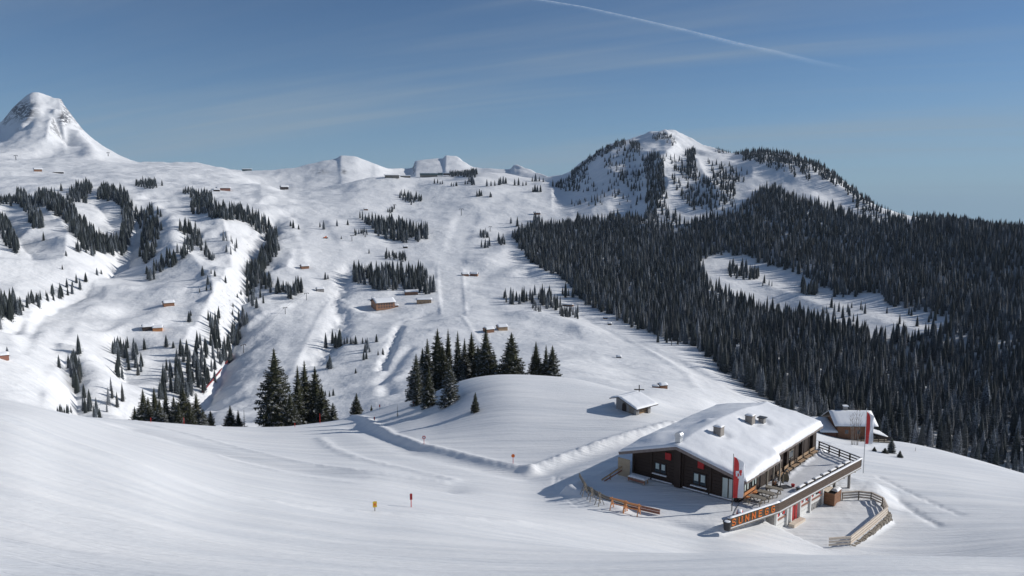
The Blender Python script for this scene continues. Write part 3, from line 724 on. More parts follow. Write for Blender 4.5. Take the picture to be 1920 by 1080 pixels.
# railing on the valley side: two boards, top board with snow, posts, edge beam
for a, b in zip(RAIL[:-1], RAIL[1:]):
    A_ = Vector(tl(*a)); B_ = Vector(tl(*b)); d = (B_-A_).normalized(); n = Vector((d.y, -d.x, 0))
    if a[0] < 0: zz = [(-.12, .30), (.33, .75)]
    else: zz = [(-.12, .15), (.18, .45), (.48, .75)]
    for z0, z1 in zz:
        MB().beam(A_+Vector((0, 0, (z0+z1)/2)), B_+Vector((0, 0, (z0+z1)/2)), .05, z1-z0).build('rail_board', 'wood_rail', ter)
    MB().beam(A_+Vector((0, 0, .79)), B_+Vector((0, 0, .79)), .26, .05).build('top_rail', 'wood_rail', ter)
    o = MB(); L = (B_-A_).length; ns = int(L/.5); vs = []
    for k in range(ns+1):
        p = A_+d*(L*k/ns); h = .10+.04*float(gn(k*.7, a[0], 3))
        for q, hh in ((-.14, .0), (-.11, h*.8), (0, h), (.11, h*.8), (.14, 0)): vs.append(p+n*q+Vector((0, 0, .818+hh)))
    fs = [(k*5+q, (k+1)*5+q, (k+1)*5+q+1, k*5+q+1) for k in range(ns) for q in range(4)]+[(0,1,2,3,4), tuple(ns*5+q for q in (4,3,2,1,0))]
    o.add(vs, fs).build('rail_snow', 'snow', ter, smooth=True)
    k = 0
    while k*1.6 < L:
        p = A_+d*(k*1.6+.15)-n*.09; MB().box(p.x-.05, p.y-.05, -.1, p.x+.05, p.y+.05, .76).build('rail_post', 'wood_rail', ter); k += 1
    MB().beam(A_+Vector((0, 0, -.24))-n*.02, B_+Vector((0, 0, -.24))-n*.02, .16, .16).build('edge_beam', 'wood_old', ter)
    MB().beam(A_+Vector((0, 0, -.15))+n*.05, B_+Vector((0, 0, -.15))+n*.05, .14, .04).build('ledge_snow', 'snow', ter)
# lattice end railing at the far side
A_ = Vector(tl(19.0, -5.85)); B_ = Vector(tl(21.9, -.1)); L = (B_-A_).length; d = (B_-A_).normalized()
for z in (.22, .55, .88): MB().beam(A_+Vector((0, 0, z)), B_+Vector((0, 0, z)), .05, .13).build('rail_bar', 'wood_dark', ter)
MB().beam(A_+Vector((0, 0, .975)), B_+Vector((0, 0, .975)), .16, .05).build('rail_snow', 'snow', ter)
for k in range(5):
    p = A_+d*(L*(k+.02)/4.1); MB().box(p.x-.07, p.y-.07, 0, p.x+.07, p.y+.07, .94).build('rail_post', 'wood_dark', ter)
for s, g in ((18.9, -4.7), (14.8, -4.4)):
    MB().box(s-.13, g+2-.13, -3.1, s+.13, g+2+.13, -.30).build('support_post', 'stone_grey', ter)
for k in range(7):
    s = 1.5+k*2.7; g = -3.85-(s-.75)*.115
    MB().beam(tl(s, g+1.6, -.40), tl(s, g+.1, -.40), .14, .18).build('floor_joist', 'wood_old', ter)

# sign letters on the front railing
LET = {'S': [[(1,.85),(.75,1),(.25,1),(0,.85),(0,.62),(.25,.5),(.75,.5),(1,.36),(1,.15),(.75,0),(.25,0),(0,.15)]],
       'U': [[(0,1),(0,.15),(.25,0),(.75,0),(1,.15),(1,1)]], 'N': [[(0,0),(0,1),(1,0),(1,1)]],
       'E': [[(1,1),(0,1),(0,0),(1,0)],[(0,.52),(.8,.52)]],
       'G': [[(.95,.9),(.75,1),(.25,1),(0,.85),(0,.15),(.25,0),(.75,0),(1,.15),(1,.42),(.6,.42)]]}
sign = empty('letter_sign', loc(*RAIL[0]), RANG, 'orange and yellow letters spelling SUNNEGG on the front terrace railing', 'sign')
A_ = Vector((0, 0, 0)); B_ = Vector((RAIL[1][0]-RAIL[0][0], RAIL[1][1]-RAIL[0][1], 0)); d = B_.normalized(); n = Vector((d.y, -d.x, 0)); L = B_.length
def letter(chs, t0, wd, hh, zb):
    for mat, th, off in (('letter_yellow', .115, .030), ('letter_orange', .075, .060)):
        mb = MB()
        for pl in LET[chs]:
            for (x1, y1), (x2, y2) in zip(pl[:-1], pl[1:]):
                p = d*(t0+x1*wd)+Vector((0, 0, zb+y1*hh))+n*off; q = d*(t0+x2*wd)+Vector((0, 0, zb+y2*hh))+n*off
                e = (q-p).normalized()*th*.42
                mb.beam(p-e, q+e, .03, th, up=n.cross(q-p)) if False else mb.beam(p-e, q+e, th, .03, up=n)
        if mat == 'letter_yellow': o = mb.build('letter', mat, sign)
        else: mb.build('letter_face', mat, o)
for k, chs in enumerate('SUNNEGG'): letter(chs, .50+k*.92, .40, .58, .02)

# ------------------------------------------------------------------ furniture on the terrace
def picnic():
    t = empty('picnic_table', (0, 0, 0), 0, 'x', 'picnic table', 'picnic tables by the restaurant wall')
    for k in range(4): MB().box(-.8, -.36+k*.185, .72, .8, -.36+k*.185+.17, .76).build('plank', 'wood_old', t)
    for y in (-.72, .48): MB().box(-.8, y, .43, .8, y+.24, .47).build('seat', 'wood_old', t)
    for x in (-.55, .55):
        MB().beam((x, -.62, 0), (x, -.2, .72), .07, .1).beam((x, .62, 0), (x, .2, .72), .07, .1).beam((x+.08, -.68, .40), (x+.08, .68, .40), .06, .08).build('leg', 'wood_old', t)
    return t
pt = picnic()
lbls = ['weathered picnic table nearest the red and white flag', 'weathered picnic table second from the flag on the terrace', 'weathered picnic table third from the flag beside the roof post']
for i, (s, g) in enumerate(((.75, -1.55), (2.45, -1.7), (4.1, -1.85))):
    o = pt if i == 0 else copy_tree(pt, (0, 0, 0), 0, None)
    o.location = loc(s, g, .03); o.rotation_euler = (0, 0, RANG+math.radians(88+i*3)); o['label'] = lbls[i]
def bench(w_, col, name='bench', back=True, snow=False):
    t = empty('bench', (0, 0, 0), 0, 'x', 'bench')
    for y in (-.22, -.02): MB().box(-w_/2, y, .40, w_/2, y+.18, .45).build('plank', col, t)
    if back:
        MB().box(-w_/2, .2, .55, w_/2, .24, .85).build('backrest', col, t)
    for x in (-w_/2+.15, w_/2-.15): MB().box(x-.04, -.2, 0, x+.04, .2, .40).box(x-.04, .18, .40, x+.04, .22, .85 if back else .42).build('leg', 'wood_old', t)
    if snow: snow_sheet('snow_cap', t, lambda a, b: (-w_/2+a*w_, -.22+b*.36, .45), 8, 4, .12, 5, .2, amp=.03)
    return t
bf = bench(2.9, 'wood_orange'); bf.location = loc(1.75, -.55, .03); bf.rotation_euler = (0, 0, RANG); bf['label'] = 'long orange wooden bench against the front terrace windows'
bw_ = bench(1.5, 'wood_bench'); names = ['tan wooden bench under the step in the roof edge', 'second tan bench beyond the roof step along the dark wall', 'third tan bench along the dark terrace wall', 'fourth tan bench along the dark terrace wall', 'tan bench just before the last wall post', 'pale bench at the far end of the terrace wall']
for i in range(6):
    o = bw_ if i == 0 else copy_tree(bw_, (0, 0, 0), 0, None)
    o.location = loc(9.2+i*1.95, -.62, .03); o.rotation_euler = (0, 0, RANG+math.radians(rnd.uniform(-4, 4))); o['label'] = names[i]; o['group'] = 'benches along the terrace wall'
sb = bench(1.35, 'wood_old', back=False, snow=True)
nm = ['snow-covered low bench closest to the shadow by the rail bend', 'snow-covered low bench second along the valley railing', 'snow-covered low bench third along the valley railing', 'snow-covered low bench at the middle of the valley railing', 'snow-covered low bench fifth along the valley railing', 'snow-covered low bench sixth along the valley railing', 'snow-covered low bench in the far corner by the flagpole']
for i in range(7):
    s = 7.2+i*1.75
    o = sb if i == 0 else copy_tree(sb, (0, 0, 0), 0, None)
    o.location = loc(s, -3.75-(s-.75)*.115+1.05, .03); o.rotation_euler = (0, 0, RANG-math.radians(6.6+rnd.uniform(-5, 5))); o['label'] = nm[i]; o['group'] = 'snow-covered benches along the valley railing'
# hanging chair with black arch
hc = empty('hanging_chair', loc(6.9, -1.9, .03), RANG-.5, 'wicker hanging chair in a black arched frame on the terrace', 'hanging chair')
mb = MB(); pr = None
for k in range(15):
    a = math.pi*k/14*.95; p = Vector((-.62*math.cos(a)*.9, 0, .12+1.75*math.sin(a*.78)))
    if pr is not None: mb.tube(pr, p, .05, .05, 6)
    pr = p
mb.build('frame', 'metal_dark', hc); MB().box(-.6, -.45, 0, .6, .45, .06).build('base', 'metal_dark', hc)
mb = MB()
for i in range(7):
    for j in range(10):
        def sp(i_, j_):
            th = math.pi*(.28+.72*i_/7); ph = math.pi*(.0+1.3*j_/10)-.5; return (.42*math.sin(th)*math.cos(ph), .42*math.sin(th)*math.sin(ph), .95+.6*math.cos(th))
        b_ = len(mb.v); mb.v += [sp(i, j), sp(i+1, j), sp(i+1, j+1), sp(i, j+1)]; mb.f.append((b_, b_+1, b_+2, b_+3))
o = mb.build('basket', 'wicker', hc); m_ = o.modifiers.new('s', 'SOLIDIFY'); m_.thickness = .04
MB().box(-.28, -.2, .42, .28, .2, .55).build('cushion', 'cloth_white', hc)
pt_ = empty('planter', loc(6.1, -1.2, .03), RANG, 'small planter with orange heather beside the hanging chair', 'planter')
MB().box(-.3, -.2, 0, .3, .2, .38).build('tub', 'wood_dark', pt_)
mb = MB()
for k in range(60):
    x, y, z = rnd.uniform(-.3, .3), rnd.uniform(-.2, .2), rnd.uniform(.38, .7); a = rnd.uniform(0, 6.28)
    mb.add([(x, y, z), (x+.09*math.cos(a), y+.09*math.sin(a), z+.02), (x, y, z+.1)], [(0,1,2)])
mb.build('heather', 'wood_orange', pt_)
tb = MB().tube((0,0,0), (0,0,.28), .16, .2, 12).build('flower_pot', 'red_board', None); tb.location = loc(7.6, -2.5, .03); tag(tb, 'small dark red pot on the terrace snow', 'pot')
# red sledge + black bin near the sign
sl = empty('sledge', loc(-3.3, -1.6, .0), RANG+.4, 'red sledge with snow on it behind the sign by the flag', 'sledge')
for y in (-.26, .26): MB().beam((-.6, y, .05), (.45, y, .05), .05, .08).beam((.45, y, .05), (.68, y, .3), .05, .07).build('runner', 'metal_dark', sl)
mb = MB(); mb.add([(-.6,-.34,.12),(.6,-.34,.12),(.6,.34,.12),(-.6,.34,.12),(-.5,-.24,.52),(.35,-.2,.66),(.35,.2,.66),(-.5,.24,.52)], [(0,3,2,1),(4,5,6,7),(0,1,5,4),(1,2,6,5),(2,3,7,6),(3,0,4,7)])
mb.build('seat', 'cloth_red', sl, bevel=.05)
snow_sheet('snow_cap', sl, lambda a, b: (-.45+a*.7, -.2+b*.4, .55+a*.09), 5, 4, .12, 4, .2, amp=.03)
bn = empty('black_tub', loc(-6.6, -1.9, -.05), RANG, 'black tub with snow at the near end of the letter sign', 'tub')
MB().tube((0,0,0), (0,0,.75), .30, .38, 14).build('tub_body', 'black_plastic', bn); MB().tube((0,0,.75), (0,0,.80), .41, .41, 14).build('rim', 'black_plastic', bn)
MB().tube((0,0,.80), (0,0,.84), .3, .2, 12).build('snow_cap', 'snow', bn)

# ------------------------------------------------------------------ flags
def flag(p, H, fw_, fh, zt, label, emblem, bulge):
    e = empty('banner_flag', p, 0, label, 'flag', 'red and white upright banners')
    MB().tube((0, 0, -.3), (0, 0, H), .05, .03, 8).build('pole', 'metal_dark' if emblem else 'metal', e)
    def cloth(a0, a1, name, mat, off=0.0, v0=0.0, v1=1.0, th=.01):
        mb = MB(); nu, nv = 8, 26
        for i in range(nu+1):
            for j in range(nv+1):
                a = a0+(a1-a0)*i/nu; b = v0+(v1-v0)*j/nv
                x = .05+a*fw_*(1-.55*max(0, 1-b/.16)**2)+bulge*math.sin(b*3.1)*a
                y = .10*math.sin(a*5+b*6)*a+.05*math.sin(b*17+a*3)*a-off
                z = zt-b*fh-(.22*a*max(0, 1-b/.2))
                mb.v.append((x, y, z))
        for i in range(nu):
            for j in range(nv): k = i*(nv+1)+j; mb.f.append((k, k+nv+1, k+nv+2, k+1))
        o = mb.build(name, mat, e, smooth=True); m = o.modifiers.new('s', 'SOLIDIFY'); m.thickness = th; return o
    c = cloth(0, .47, 'red_stripe', 'cloth_red'); cloth(.47, 1, 'white_stripe', 'cloth_white')
    if emblem:
        cloth(.18, .46, 'emblem', 'cloth_white', .03, .34, .40); cloth(.20, .34, 'emblem', 'cloth_white', .03, .40, .47)
        cloth(.50, .74, 'emblem', 'cloth_red', .03, .32, .39); cloth(.56, .70, 'emblem', 'cloth_red', .03, .39, .45)
        cloth(.36, .46, 'emblem', 'cloth_white', .03, .47, .52)
    return e
p = loc(-2.3, -.35); flag(p, 5.65, .95, 4.1, 5.35, 'tall red and white banner with a crest in front of the gable end', True, .12)
p = loc(20.4, -5.75, -1.0); flag(p, 7.3, .78, 3.75, 6.9, 'plain red and white banner at the far corner of the terrace', False, .10)

# ------------------------------------------------------------------ lower yard: kiosk box, board fence, stone wall
kb = empty('wooden_kiosk', loc(12.2, -5.3, -2.8), RANG, 'brown plank box with a half open lid under the terrace', 'wooden box')
for q in range(4):
    MB().box(0, .0, q*.33, .05, 1.55, q*.33+.31).build('plank', 'wood_brown', kb); MB().box(.06, -.0, q*.33, 2.2, .05, q*.33+.31).build('plank', 'wood_brown', kb)
MB().box(.06, .06, 0, 2.2, 1.5, 1.18).build('inner_box', 'wood_dark', kb)
MB().slab([(-.1,.7,1.46),(1.6,.7,1.46),(1.6,1.65,1.62),(-.1,1.65,1.62)], .06).build('lid', 'wood_pale', kb)
snow_sheet('snow_cap', kb, lambda a, b: (.9+a*1.3, .0+b*.7, 1.3), 8, 6, .25, 6, .3)
fe = empty('board_fence', loc(8, -8, -2.8), RANG, 'pale board fence curving round the lower yard', 'fence')
FP = [(14.5,-5.35),(16.1,-6.6),(16.6,-7.8),(15.8,-9.2),(13.5,-10.25),(8.5,-10.0),(3.6,-9.65),(1.9,-8.2)]
for (s1, g1), (s2, g2) in zip(FP[:-1], FP[1:]):
    a = Vector((s1-8, g1+8, 0)); b = Vector((s2-8, g2+8, 0)); d = (b-a).normalized(); n = Vector((-d.y, d.x, 0))
    for z in (.22, .50, .78): MB().beam(a+Vector((0, 0, z)), b+Vector((0, 0, z)), .05, .19).build('board', 'wood_pale', fe)
    MB().beam(a+Vector((0, 0, .90)), b+Vector((0, 0, .90)), .15, .045).build('top_board', 'wood_pale', fe)
    L = (b-a).length; nn = max(1, int(L/1.5))
    for k in range(nn): q = a+d*(L*k/nn)-n*.07; MB().box(q.x-.05, q.y-.05, -.2, q.x+.05, q.y+.05, .86).build('post', 'wood_old', fe)
sw = empty('stone_wall', loc(9, -10, -2.8), RANG, 'rough stone retaining wall below the pale board fence', 'wall')
rk = []
for k in range(5):
    mb = MB(); 
    for sx_ in (-1, 1):
        for sy_ in (-1, 1):
            for sz_ in (-1, 1): mb.v.append((sx_*rnd.uniform(.7, 1), sy_*rnd.uniform(.7, 1), sz_*rnd.uniform(.7, 1)))
    mb.f = [(0,1,3,2),(4,6,7,5),(0,4,5,1),(2,3,7,6),(0,2,6,4),(1,5,7,3)]; rk.append(mb.mesh('stone', 'stone'))
WP = [(16.2,-9.1),(13.6,-10.5),(8.5,-10.25),(3.4,-9.9)]
for (s1, g1), (s2, g2) in zip(WP[:-1], WP[1:]):
    L = math.dist((s1, g1), (s2, g2)); k = 0; x = 0
    while x < L:
        wd = rnd.uniform(.28, .55)
        for rowz in range(4):
            t = (x+wd/2+rnd.uniform(-.1, .1))/L; s = s1+(s2-s1)*t; g = g1+(g2-g1)*t
            o = bpy.data.objects.new('stone', rnd.choice(rk)); COL.objects.link(o); o.parent = sw
            o.location = (s-9, g+10-rowz*-.03+rnd.uniform(-.05, .05), -.12-rowz*.33); o.scale = (wd*.5, .22, .17); o.rotation_euler = (rnd.uniform(-.15, .15), rnd.uniform(-.15, .15), math.atan2(g2-g1, s2-s1)+rnd.uniform(-.2, .2))
        x += wd
# plank ramp and table by the left end of the gable, plywood screen
rp = empty('handrail_ramp', loc(-1.5, 12.2), RANG, 'wooden ramp rail sloping down into snow left of the gable', 'railing')
MB().beam((-2.6, 1.3, .15), (.5, .6, 1.05), .08, .16).build('handrail', 'wood_bench', rp); MB().beam((-2.3, 1.2, -.05), (.5, .6, .62), .06, .14).build('lower_rail', 'trim_brown', rp)
for x, y, z in ((-1.4, 1.02, .45), (.45, .6, .95)): MB().box(x-.05, y-.05, -.3, x+.05, y+.05, z).build('post', 'wood_bench', rp)
st = empty('snowy_table', loc(-1.7, 10.5), RANG+math.pi/2, 'low orange-brown table with snow on top by the dark gable', 'table')
MB().box(-1.3, -.5, .55, 1.3, .5, .62).build('table_top', 'wood_bench', st)
MB().box(-1.25, .51, .22, 1.25, .56, .5).build('apron_board', 'trim_brown', st)
for x in (-1.2, 1.2):
    for y in (-.42, .42): MB().box(x-.05, y-.05, -.05, x+.05, y+.05, .55).build('leg', 'wood_bench', st)
st.scale = (.8, .8, .75)
snow_sheet('snow_cap', st, lambda a, b: (-1.3+a*2.6, -.5+b, .62), 14, 8, .2, 8, .25)
ps = empty('plywood_screen', loc(-1.2, 13.2), RANG, 'plain beige plywood screen at the left end of the gable', 'screen')
MB().box(-.03, -1.35, -.1, .03, .15, 1.95).build('panel', 'plywood', ps); MB().box(.033, .0, -.2, .11, .1, 1.95).build('post', 'wood_old', ps)
# low board edging behind the ski racks
le = empty('snow_board_edging', loc(-6, 10), RANG, 'low weathered board edging in the snow behind the ski racks', 'board edging')
EP = [(-4.6, 16.1), (-7.2, 13.2), (-8.2, 10.3), (-8.2, 7.3), (-7.7, 4.4)]
for (s1, g1), (s2, g2) in zip(EP[:-1], EP[1:]):
    for z in (.12, .38): MB().beam((s1+6, g1-10, z), (s2+6, g2-10, z), .05, .22).build('board', 'trim_brown' if s2 > -8 and g2 < 8 else 'wood_old', le)
# ski racks
def aframe():
    t = empty('ski_stand', (0, 0, 0), 0, 'x', 'ski stand', 'grey A-frame ski stands')
    for y in (-.16, .16):
        MB().beam((-.36, y*2, 0), (.06, y*.6, 1.35), .06, .06).build('leg', 'wood_old', t); MB().beam((.36, y*2, 0), (-.06, y*.6, 1.35), .06, .06).build('leg', 'wood_old', t)
    MB().beam((-.24, 0, .55), (.24, 0, .55), .05, .06).beam((0, -.22, .9), (0, .22, .9), .05, .06).build('crossbar', 'wood_old', t)
    return t
af = aframe(); lb = ['grey wooden A-frame ski stand, farthest from the orange racks', 'grey wooden A-frame ski stand, middle of the three', 'grey wooden A-frame ski stand nearest the orange racks']
for i, (u, v) in enumerate(((1096, 928), (1109, 938), (1124, 947))):
    o = af if i == 0 else copy_tree(af, (0, 0, 0), 0, None)
    x, y, z = hit(u, v); o.location = (x, y, z-.03); o.rotation_euler = (0, 0, .25+i*.12); o['label'] = lb[i]
def rack():
    t = empty('ski_rack', (0, 0, 0), 0, 'x', 'ski rack', 'orange wooden ski racks')
    for x in (-.72, .72):
        for s_ in (-1, 1): MB().beam((x, s_*.42, 0), (x, -s_*.05, 1.2), .07, .07).build('leg', 'wood_orange', t)
        MB().beam((x+.05, -.24, .5), (x+.05, .24, .5), .05, .06).build('crossbar', 'wood_orange', t)
    MB().beam((-.95, 0, 1.05), (.95, 0, 1.05), .07, .16).build('top_bar', 'wood_orange', t); MB().beam((-.85, .2, .48), (.85, .2, .48), .05, .08).build('lower_bar', 'wood_orange', t)
    return t
rc = rack()
for i, ((u, v), l) in enumerate(zip(((1160, 957), (1184, 964)), ('orange ski rack on the left, next to the grey stands', 'orange ski rack on the right, nearer the terrace'))):
    o = rc if i == 0 else copy_tree(rc, (0, 0, 0), 0, None)
    x, y, z = hit(u, v); o.location = (x, y, z-.03); o.rotation_euler = (0, 0, math.radians(-34)+i*.05); o['label'] = l
# ------------------------------------------------------------------ houses and huts
def house(p, rz, Lx, Ly, h, rise, label, cat='chalet', wall='wood_brown', oh=.5, snow_t=.4, windows=(), chimney=False, group=None, name='chalet', gable_mat=None, planks=False):
    e = empty(name, p, rz, label, cat, group)
    w = MB(); a, b = Lx/2, Ly/2
    pf = [(-b, -1.0), (b, -1.0), (b, h), (0, h+rise*(b/(b+oh))), (-b, h)]
    vs = [(-a, y, z) for y, z in pf]+[(a, y, z) for y, z in pf]
    w.add(vs, [(0,1,2,3,4)[::-1], (5,6,7,8,9), (0,1,6,5), (1,2,7,6), (2,3,8,7), (3,4,9,8), (4,0,5,9)]).build('wall', wall, e)
    if planks:
        for k in range(int(h/.3)):
            MB().box(-a+.02, -b-.035, .05+k*.3, a-.02, -b-.003, .05+k*.3+.27).build('wall_board', wall, e)
    r = MB(); zr = lambda y: h+rise+.08-(rise+.0)*abs(y)/(b+oh)
    for s in (-1, 1):
        q = [(-a-oh, 0, zr(0)), (a+oh, 0, zr(0)), (a+oh, s*(b+oh), zr(b+oh)), (-a-oh, s*(b+oh), zr(b+oh))]
        r.slab(q if s > 0 else [q[1], q[0], q[3], q[2]], .12)
    ro = r.build('roof', 'wood_dark', e)
    nx_ = 12 if Lx > 5 else 5
    for s in (-1, 1):
        snow_sheet('roof_snow', e, (lambda s: lambda i, j: (-a-oh+i*(Lx+2*oh), s*(b+oh)*(1-j) if s > 0 else -(b+oh)*j, zr((b+oh)*(1-j) if s > 0 else (b+oh)*j)+.01))(s), nx_, 8, snow_t, len(label), .35, amp=.03)
    for (face, x, z0, ww, hh) in windows:
        if face == 'f': q = MB().box(x-ww/2, -b-.07, z0, x+ww/2, -b-.01, z0+hh); g = MB().box(x-ww/2+.08, -b-.09, z0+.08, x+ww/2-.08, -b-.073, z0+hh-.08)
        elif face == 'l': q = MB().box(-a-.07, x-ww/2, z0, -a-.01, x+ww/2, z0+hh); g = MB().box(-a-.09, x-ww/2+.08, z0+.08, -a-.073, x+ww/2-.08, z0+hh-.08)
        else: q = MB().box(a+.01, x-ww/2, z0, a+.07, x+ww/2, z0+hh); g = MB().box(a+.073, x-ww/2+.08, z0+.08, a+.09, x+ww/2-.08, z0+hh-.08)
        f = q.build('window', 'trim_brown', e); g.build('pane', 'window_glass', f)
    if chimney:
        c = MB().box(-a*.2-.3, .2, h, -a*.2+.3, .8, h+rise+.75).build('chimney', 'stone_grey', e)
        MB().box(-a*.2-.38, .12, h+rise+.76, -a*.2+.38, .88, h+rise+.92).build('snow_cap', 'snow', c)
    return e
# chalet behind the restaurant
x, y, z = hit(1604, 826); k = math.hypot(x, y)/128.0
D = 124.0
def atd(u, v, dep):      # place at forward distance dep
    q = ray(u, v); return Vector(q*(dep/q[1]))
pL = atd(1571, 824, D); pR = atd(1634, 822, D); zb = pL.z
ch = house((( pL.x+pR.x)/2, D+2.3, zb), math.radians(-2), pR.x-pL.x, 4.6, 2.35, 1.75, 'brown timber chalet with a snowy roof, standing behind the far corner of the terrace', wall='wood_brown', oh=.75, snow_t=.26,
           windows=[('f', -1.3, .9, .7, .8), ('f', .6, .9, .7, .8), ('l', -.2, 2.4, .5, .5)], chimney=True, planks=True)
ax = -(pR.x-pL.x)/2
MB().box(ax-2.3, -2.1, -1, ax-.03, 2.4, 1.15).build('annex_wall', 'wood_brown', ch)
MB().slab([(ax-2.9,-2.7,1.25),(ax-.0,-2.7,1.25),(ax-.0,2.5,2.35),(ax-2.9,2.5,2.35)], .1).build('annex_roof', 'wood_dark', ch)
snow_sheet('annex_roof_snow', ch, lambda a, b: (ax-2.9+a*2.86, -2.7+b*5.2, 1.255+1.1*b), 12, 12, .25, 6, .35)
for k in range(6): MB().box(ax-2.3+k*.37, -2.16, -.3, ax-2.3+k*.37+.33, -2.103, 1.05).build('annex_board', 'trim_brown', ch)
bx = (pR.x-pL.x)/2
MB().box(bx-2.4, -4.0, .0, bx+2.4, -2.34, .12).build('balcony_floor', 'wood_old', ch)
for z_ in (.38, .68, .95): MB().box(bx-2.45, -4.08, z_, bx+2.45, -4.01, z_+.1).build('balcony_rail', 'wood_dark', ch)
for k in range(6): MB().box(bx-2.4+k*.93, -4.0, .12, bx-2.3+k*.93, -3.92, 1.0).build('balcony_post', 'wood_dark', ch)
for k in range(3): MB().box(bx-2.2+k*2.1, -3.9, -1.6, bx-2.0+k*2.1, -3.7, -.003).build('balcony_support', 'wood_dark', ch)
MB().slab([(bx+.1,-2.2,1.1),(bx+2.9,-2.2,.35),(bx+2.9,1.0,.35),(bx+.1,1.0,1.1)], .3).build('porch_roof', 'wood_dark', ch)
snow_sheet('porch_snow', ch, lambda a, b: (bx+.1+a*2.8, -2.2+b*3.2, 1.11-.75*a), 8, 8, .22, 3, .3)
rr = MB()
for k in range(16):
    s = rnd.uniform(.2, .45); x_, y_ = bx+rnd.uniform(-2.3, 2.3), -3.9+rnd.uniform(-.3, .3)
    MB().add([(x_-s,y_-s,-1.7),(x_+s,y_-s,-1.65),(x_+s*.8,y_+s,-1.7),(x_-s,y_+s*.8,-1.7),(x_-s*.6,y_-s*.5,-1.2),(x_+s*.5,y_-s*.6,-1.1),(x_+s*.5,y_+s*.6,-1.15),(x_-s*.6,y_+s*.5,-1.2)], [(0,3,2,1),(4,5,6,7),(0,1,5,4),(1,2,6,5),(2,3,7,6),(3,0,4,7)]).build('foundation_stone', 'stone_grey', ch)
# stone hut on the mound: shed side open to the right
x, y, z = hit(1193, 779); ra = math.radians(40)
hu = empty('stone_hut', (x, y, z), ra, 'small grey hut with arched door and open woodshed side on the snowy mound', 'hut')
GWh, SLh = 4.0, 3.3        # gable width (local +y), side length (local +x)
zg = lambda g: 1.2+(.33*g if g < 3.1 else 1.023-.28*(g-3.1))
w = MB()
w.add([(0,.0,-.6),(0,GWh,-.6),(0,GWh,zg(GWh)),(0,3.1,zg(3.1)),(0,0,zg(0)),(.25,0,-.6),(.25,GWh,-.6),(.25,GWh,zg(GWh)),(.25,3.1,zg(3.1)),(.25,0,zg(0))],
      [(4,3,2,1,0),(5,6,7,8,9),(0,1,6,5),(1,2,7,6),(2,3,8,7),(3,4,9,8),(4,0,5,9)])
w.box(.26, GWh-.25, -.6, SLh, GWh, zg(GWh)-.02).box(SLh-.25, .05, -.6, SLh, GWh-.26, 1.3).box(.26, 1.6, -.6, SLh-.26, 1.8, 1.5)
w.build('wall', 'stone_grey', hu)
for s0 in (0.26, SLh-.62): MB().box(s0, -.02, -.6, s0+.36, .28, 1.32).build('pier', 'stone_grey', hu)
for k in range(7): MB().beam((.65, .3+.1*(k % 3), .05+k*.11), (SLh-.65, .35+.1*(k % 3), .05+k*.11), .13, .1).build('firewood_log', 'wood_bench', hu)
dr = MB(); pts = [(2.35+.42*math.cos(math.pi*k/8), 1.0+.42*math.sin(math.pi*k/8)) for k in range(9)]+[(1.93, -.1), (2.77, -.1)]
n = len(pts); dr.add([(-.03, a, b) for a, b in pts]+[(-.003, a, b) for a, b in pts], [tuple(range(n)), tuple(range(n, 2*n))[::-1]]+[(k, n+k, n+(k+1) % n, (k+1) % n) for k in range(n)]).build('arched_door', 'wood_dark', hu)
for k in range(3): MB().box(-.05, .55+k*.3, -.1, -.003, .55+k*.3+.27, 1.3).build('wall_board', 'wood_old', hu)
r = MB(); r.slab([(-.55,-.5,zg(-.5)),(SLh+1.1,-.5,zg(-.5)),(SLh+1.1,3.1,zg(3.1)),(-.55,3.1,zg(3.1))], .1); r.slab([(-.55,3.1,zg(3.1)),(SLh+1.1,3.1,zg(3.1)),(SLh+1.1,4.9,zg(4.9)),(-.55,4.9,zg(4.9))], .1)
r.build('roof', 'wood_dark', hu)
snow_sheet('roof_snow', hu, lambda a, b: (-.53+a*(SLh+1.6), -.48+b*3.58, zg(-.48+b*3.58)+.01), 22, 16, .2, 5, .4, amp=.05)
snow_sheet('roof_snow', hu, lambda a, b: (-.53+a*(SLh+1.6), 3.1+b*1.78, zg(3.1+b*1.78)+.01), 22, 8, .18, 5, .3, amp=.05)
x, y, z = hit(1199, 752, 100); q = atd(1198, 757, math.hypot(x, y)*.97); gz = float(hgt(q.x, q.y))
top = atd(1198.5, 722, q.y); H = top.z-gz
cr = empty('wooden_cross', (q.x, q.y, gz), math.radians(-8), 'plain dark wooden cross standing behind the small stone hut', 'cross')
MB().box(-.07, -.07, -.3, .07, .07, H).build('upright', 'wood_dark', cr); MB().box(-.78, -.06, H*.0+H-.78, .78, .06, H-.64).build('crossbeam', 'wood_dark', cr)

def far_house(u, v, wpx, label, rot=0.0, asp=.75, hp=.42, wall='wood_brown', group=None, cat='chalet', name='chalet', win=0, chimney=False, sn=.45, rise=.22):
    x, y, z = hit(u, v, 180); r = math.hypot(x, y); W = wpx*r/FOC; h = W*hp*.62
    wi = []
    if win:
        n = win
        for fl_ in range(2 if win > 4 else 1):
            for k in range(n if fl_ == 0 or win <= 4 else n):
                wi.append(('f', W*(-.42+.84*(k+.5)/n), h*(.14+.44*fl_), W*.07, h*.28))
        wi += [('r', 0, h*.35, W*.1, h*.25), ('l', 0, h*.35, W*.1, h*.25)]
    return house((x, y, z+.15), -math.atan2(x, y)+rot, W, W*asp, h, W*rise, label, cat, wall, W*.06, sn, wi, chimney, group, name)
fh = far_house
fh(718, 577, 36, 'largest orange-brown timber inn on the far slope below the square wood', .35, .8, .50, 'inn_wood', win=6, rise=.2, sn=.35)
fh(743, 575, 7, 'tiny wood shed right beside the large timber inn', .2, .8, .5)
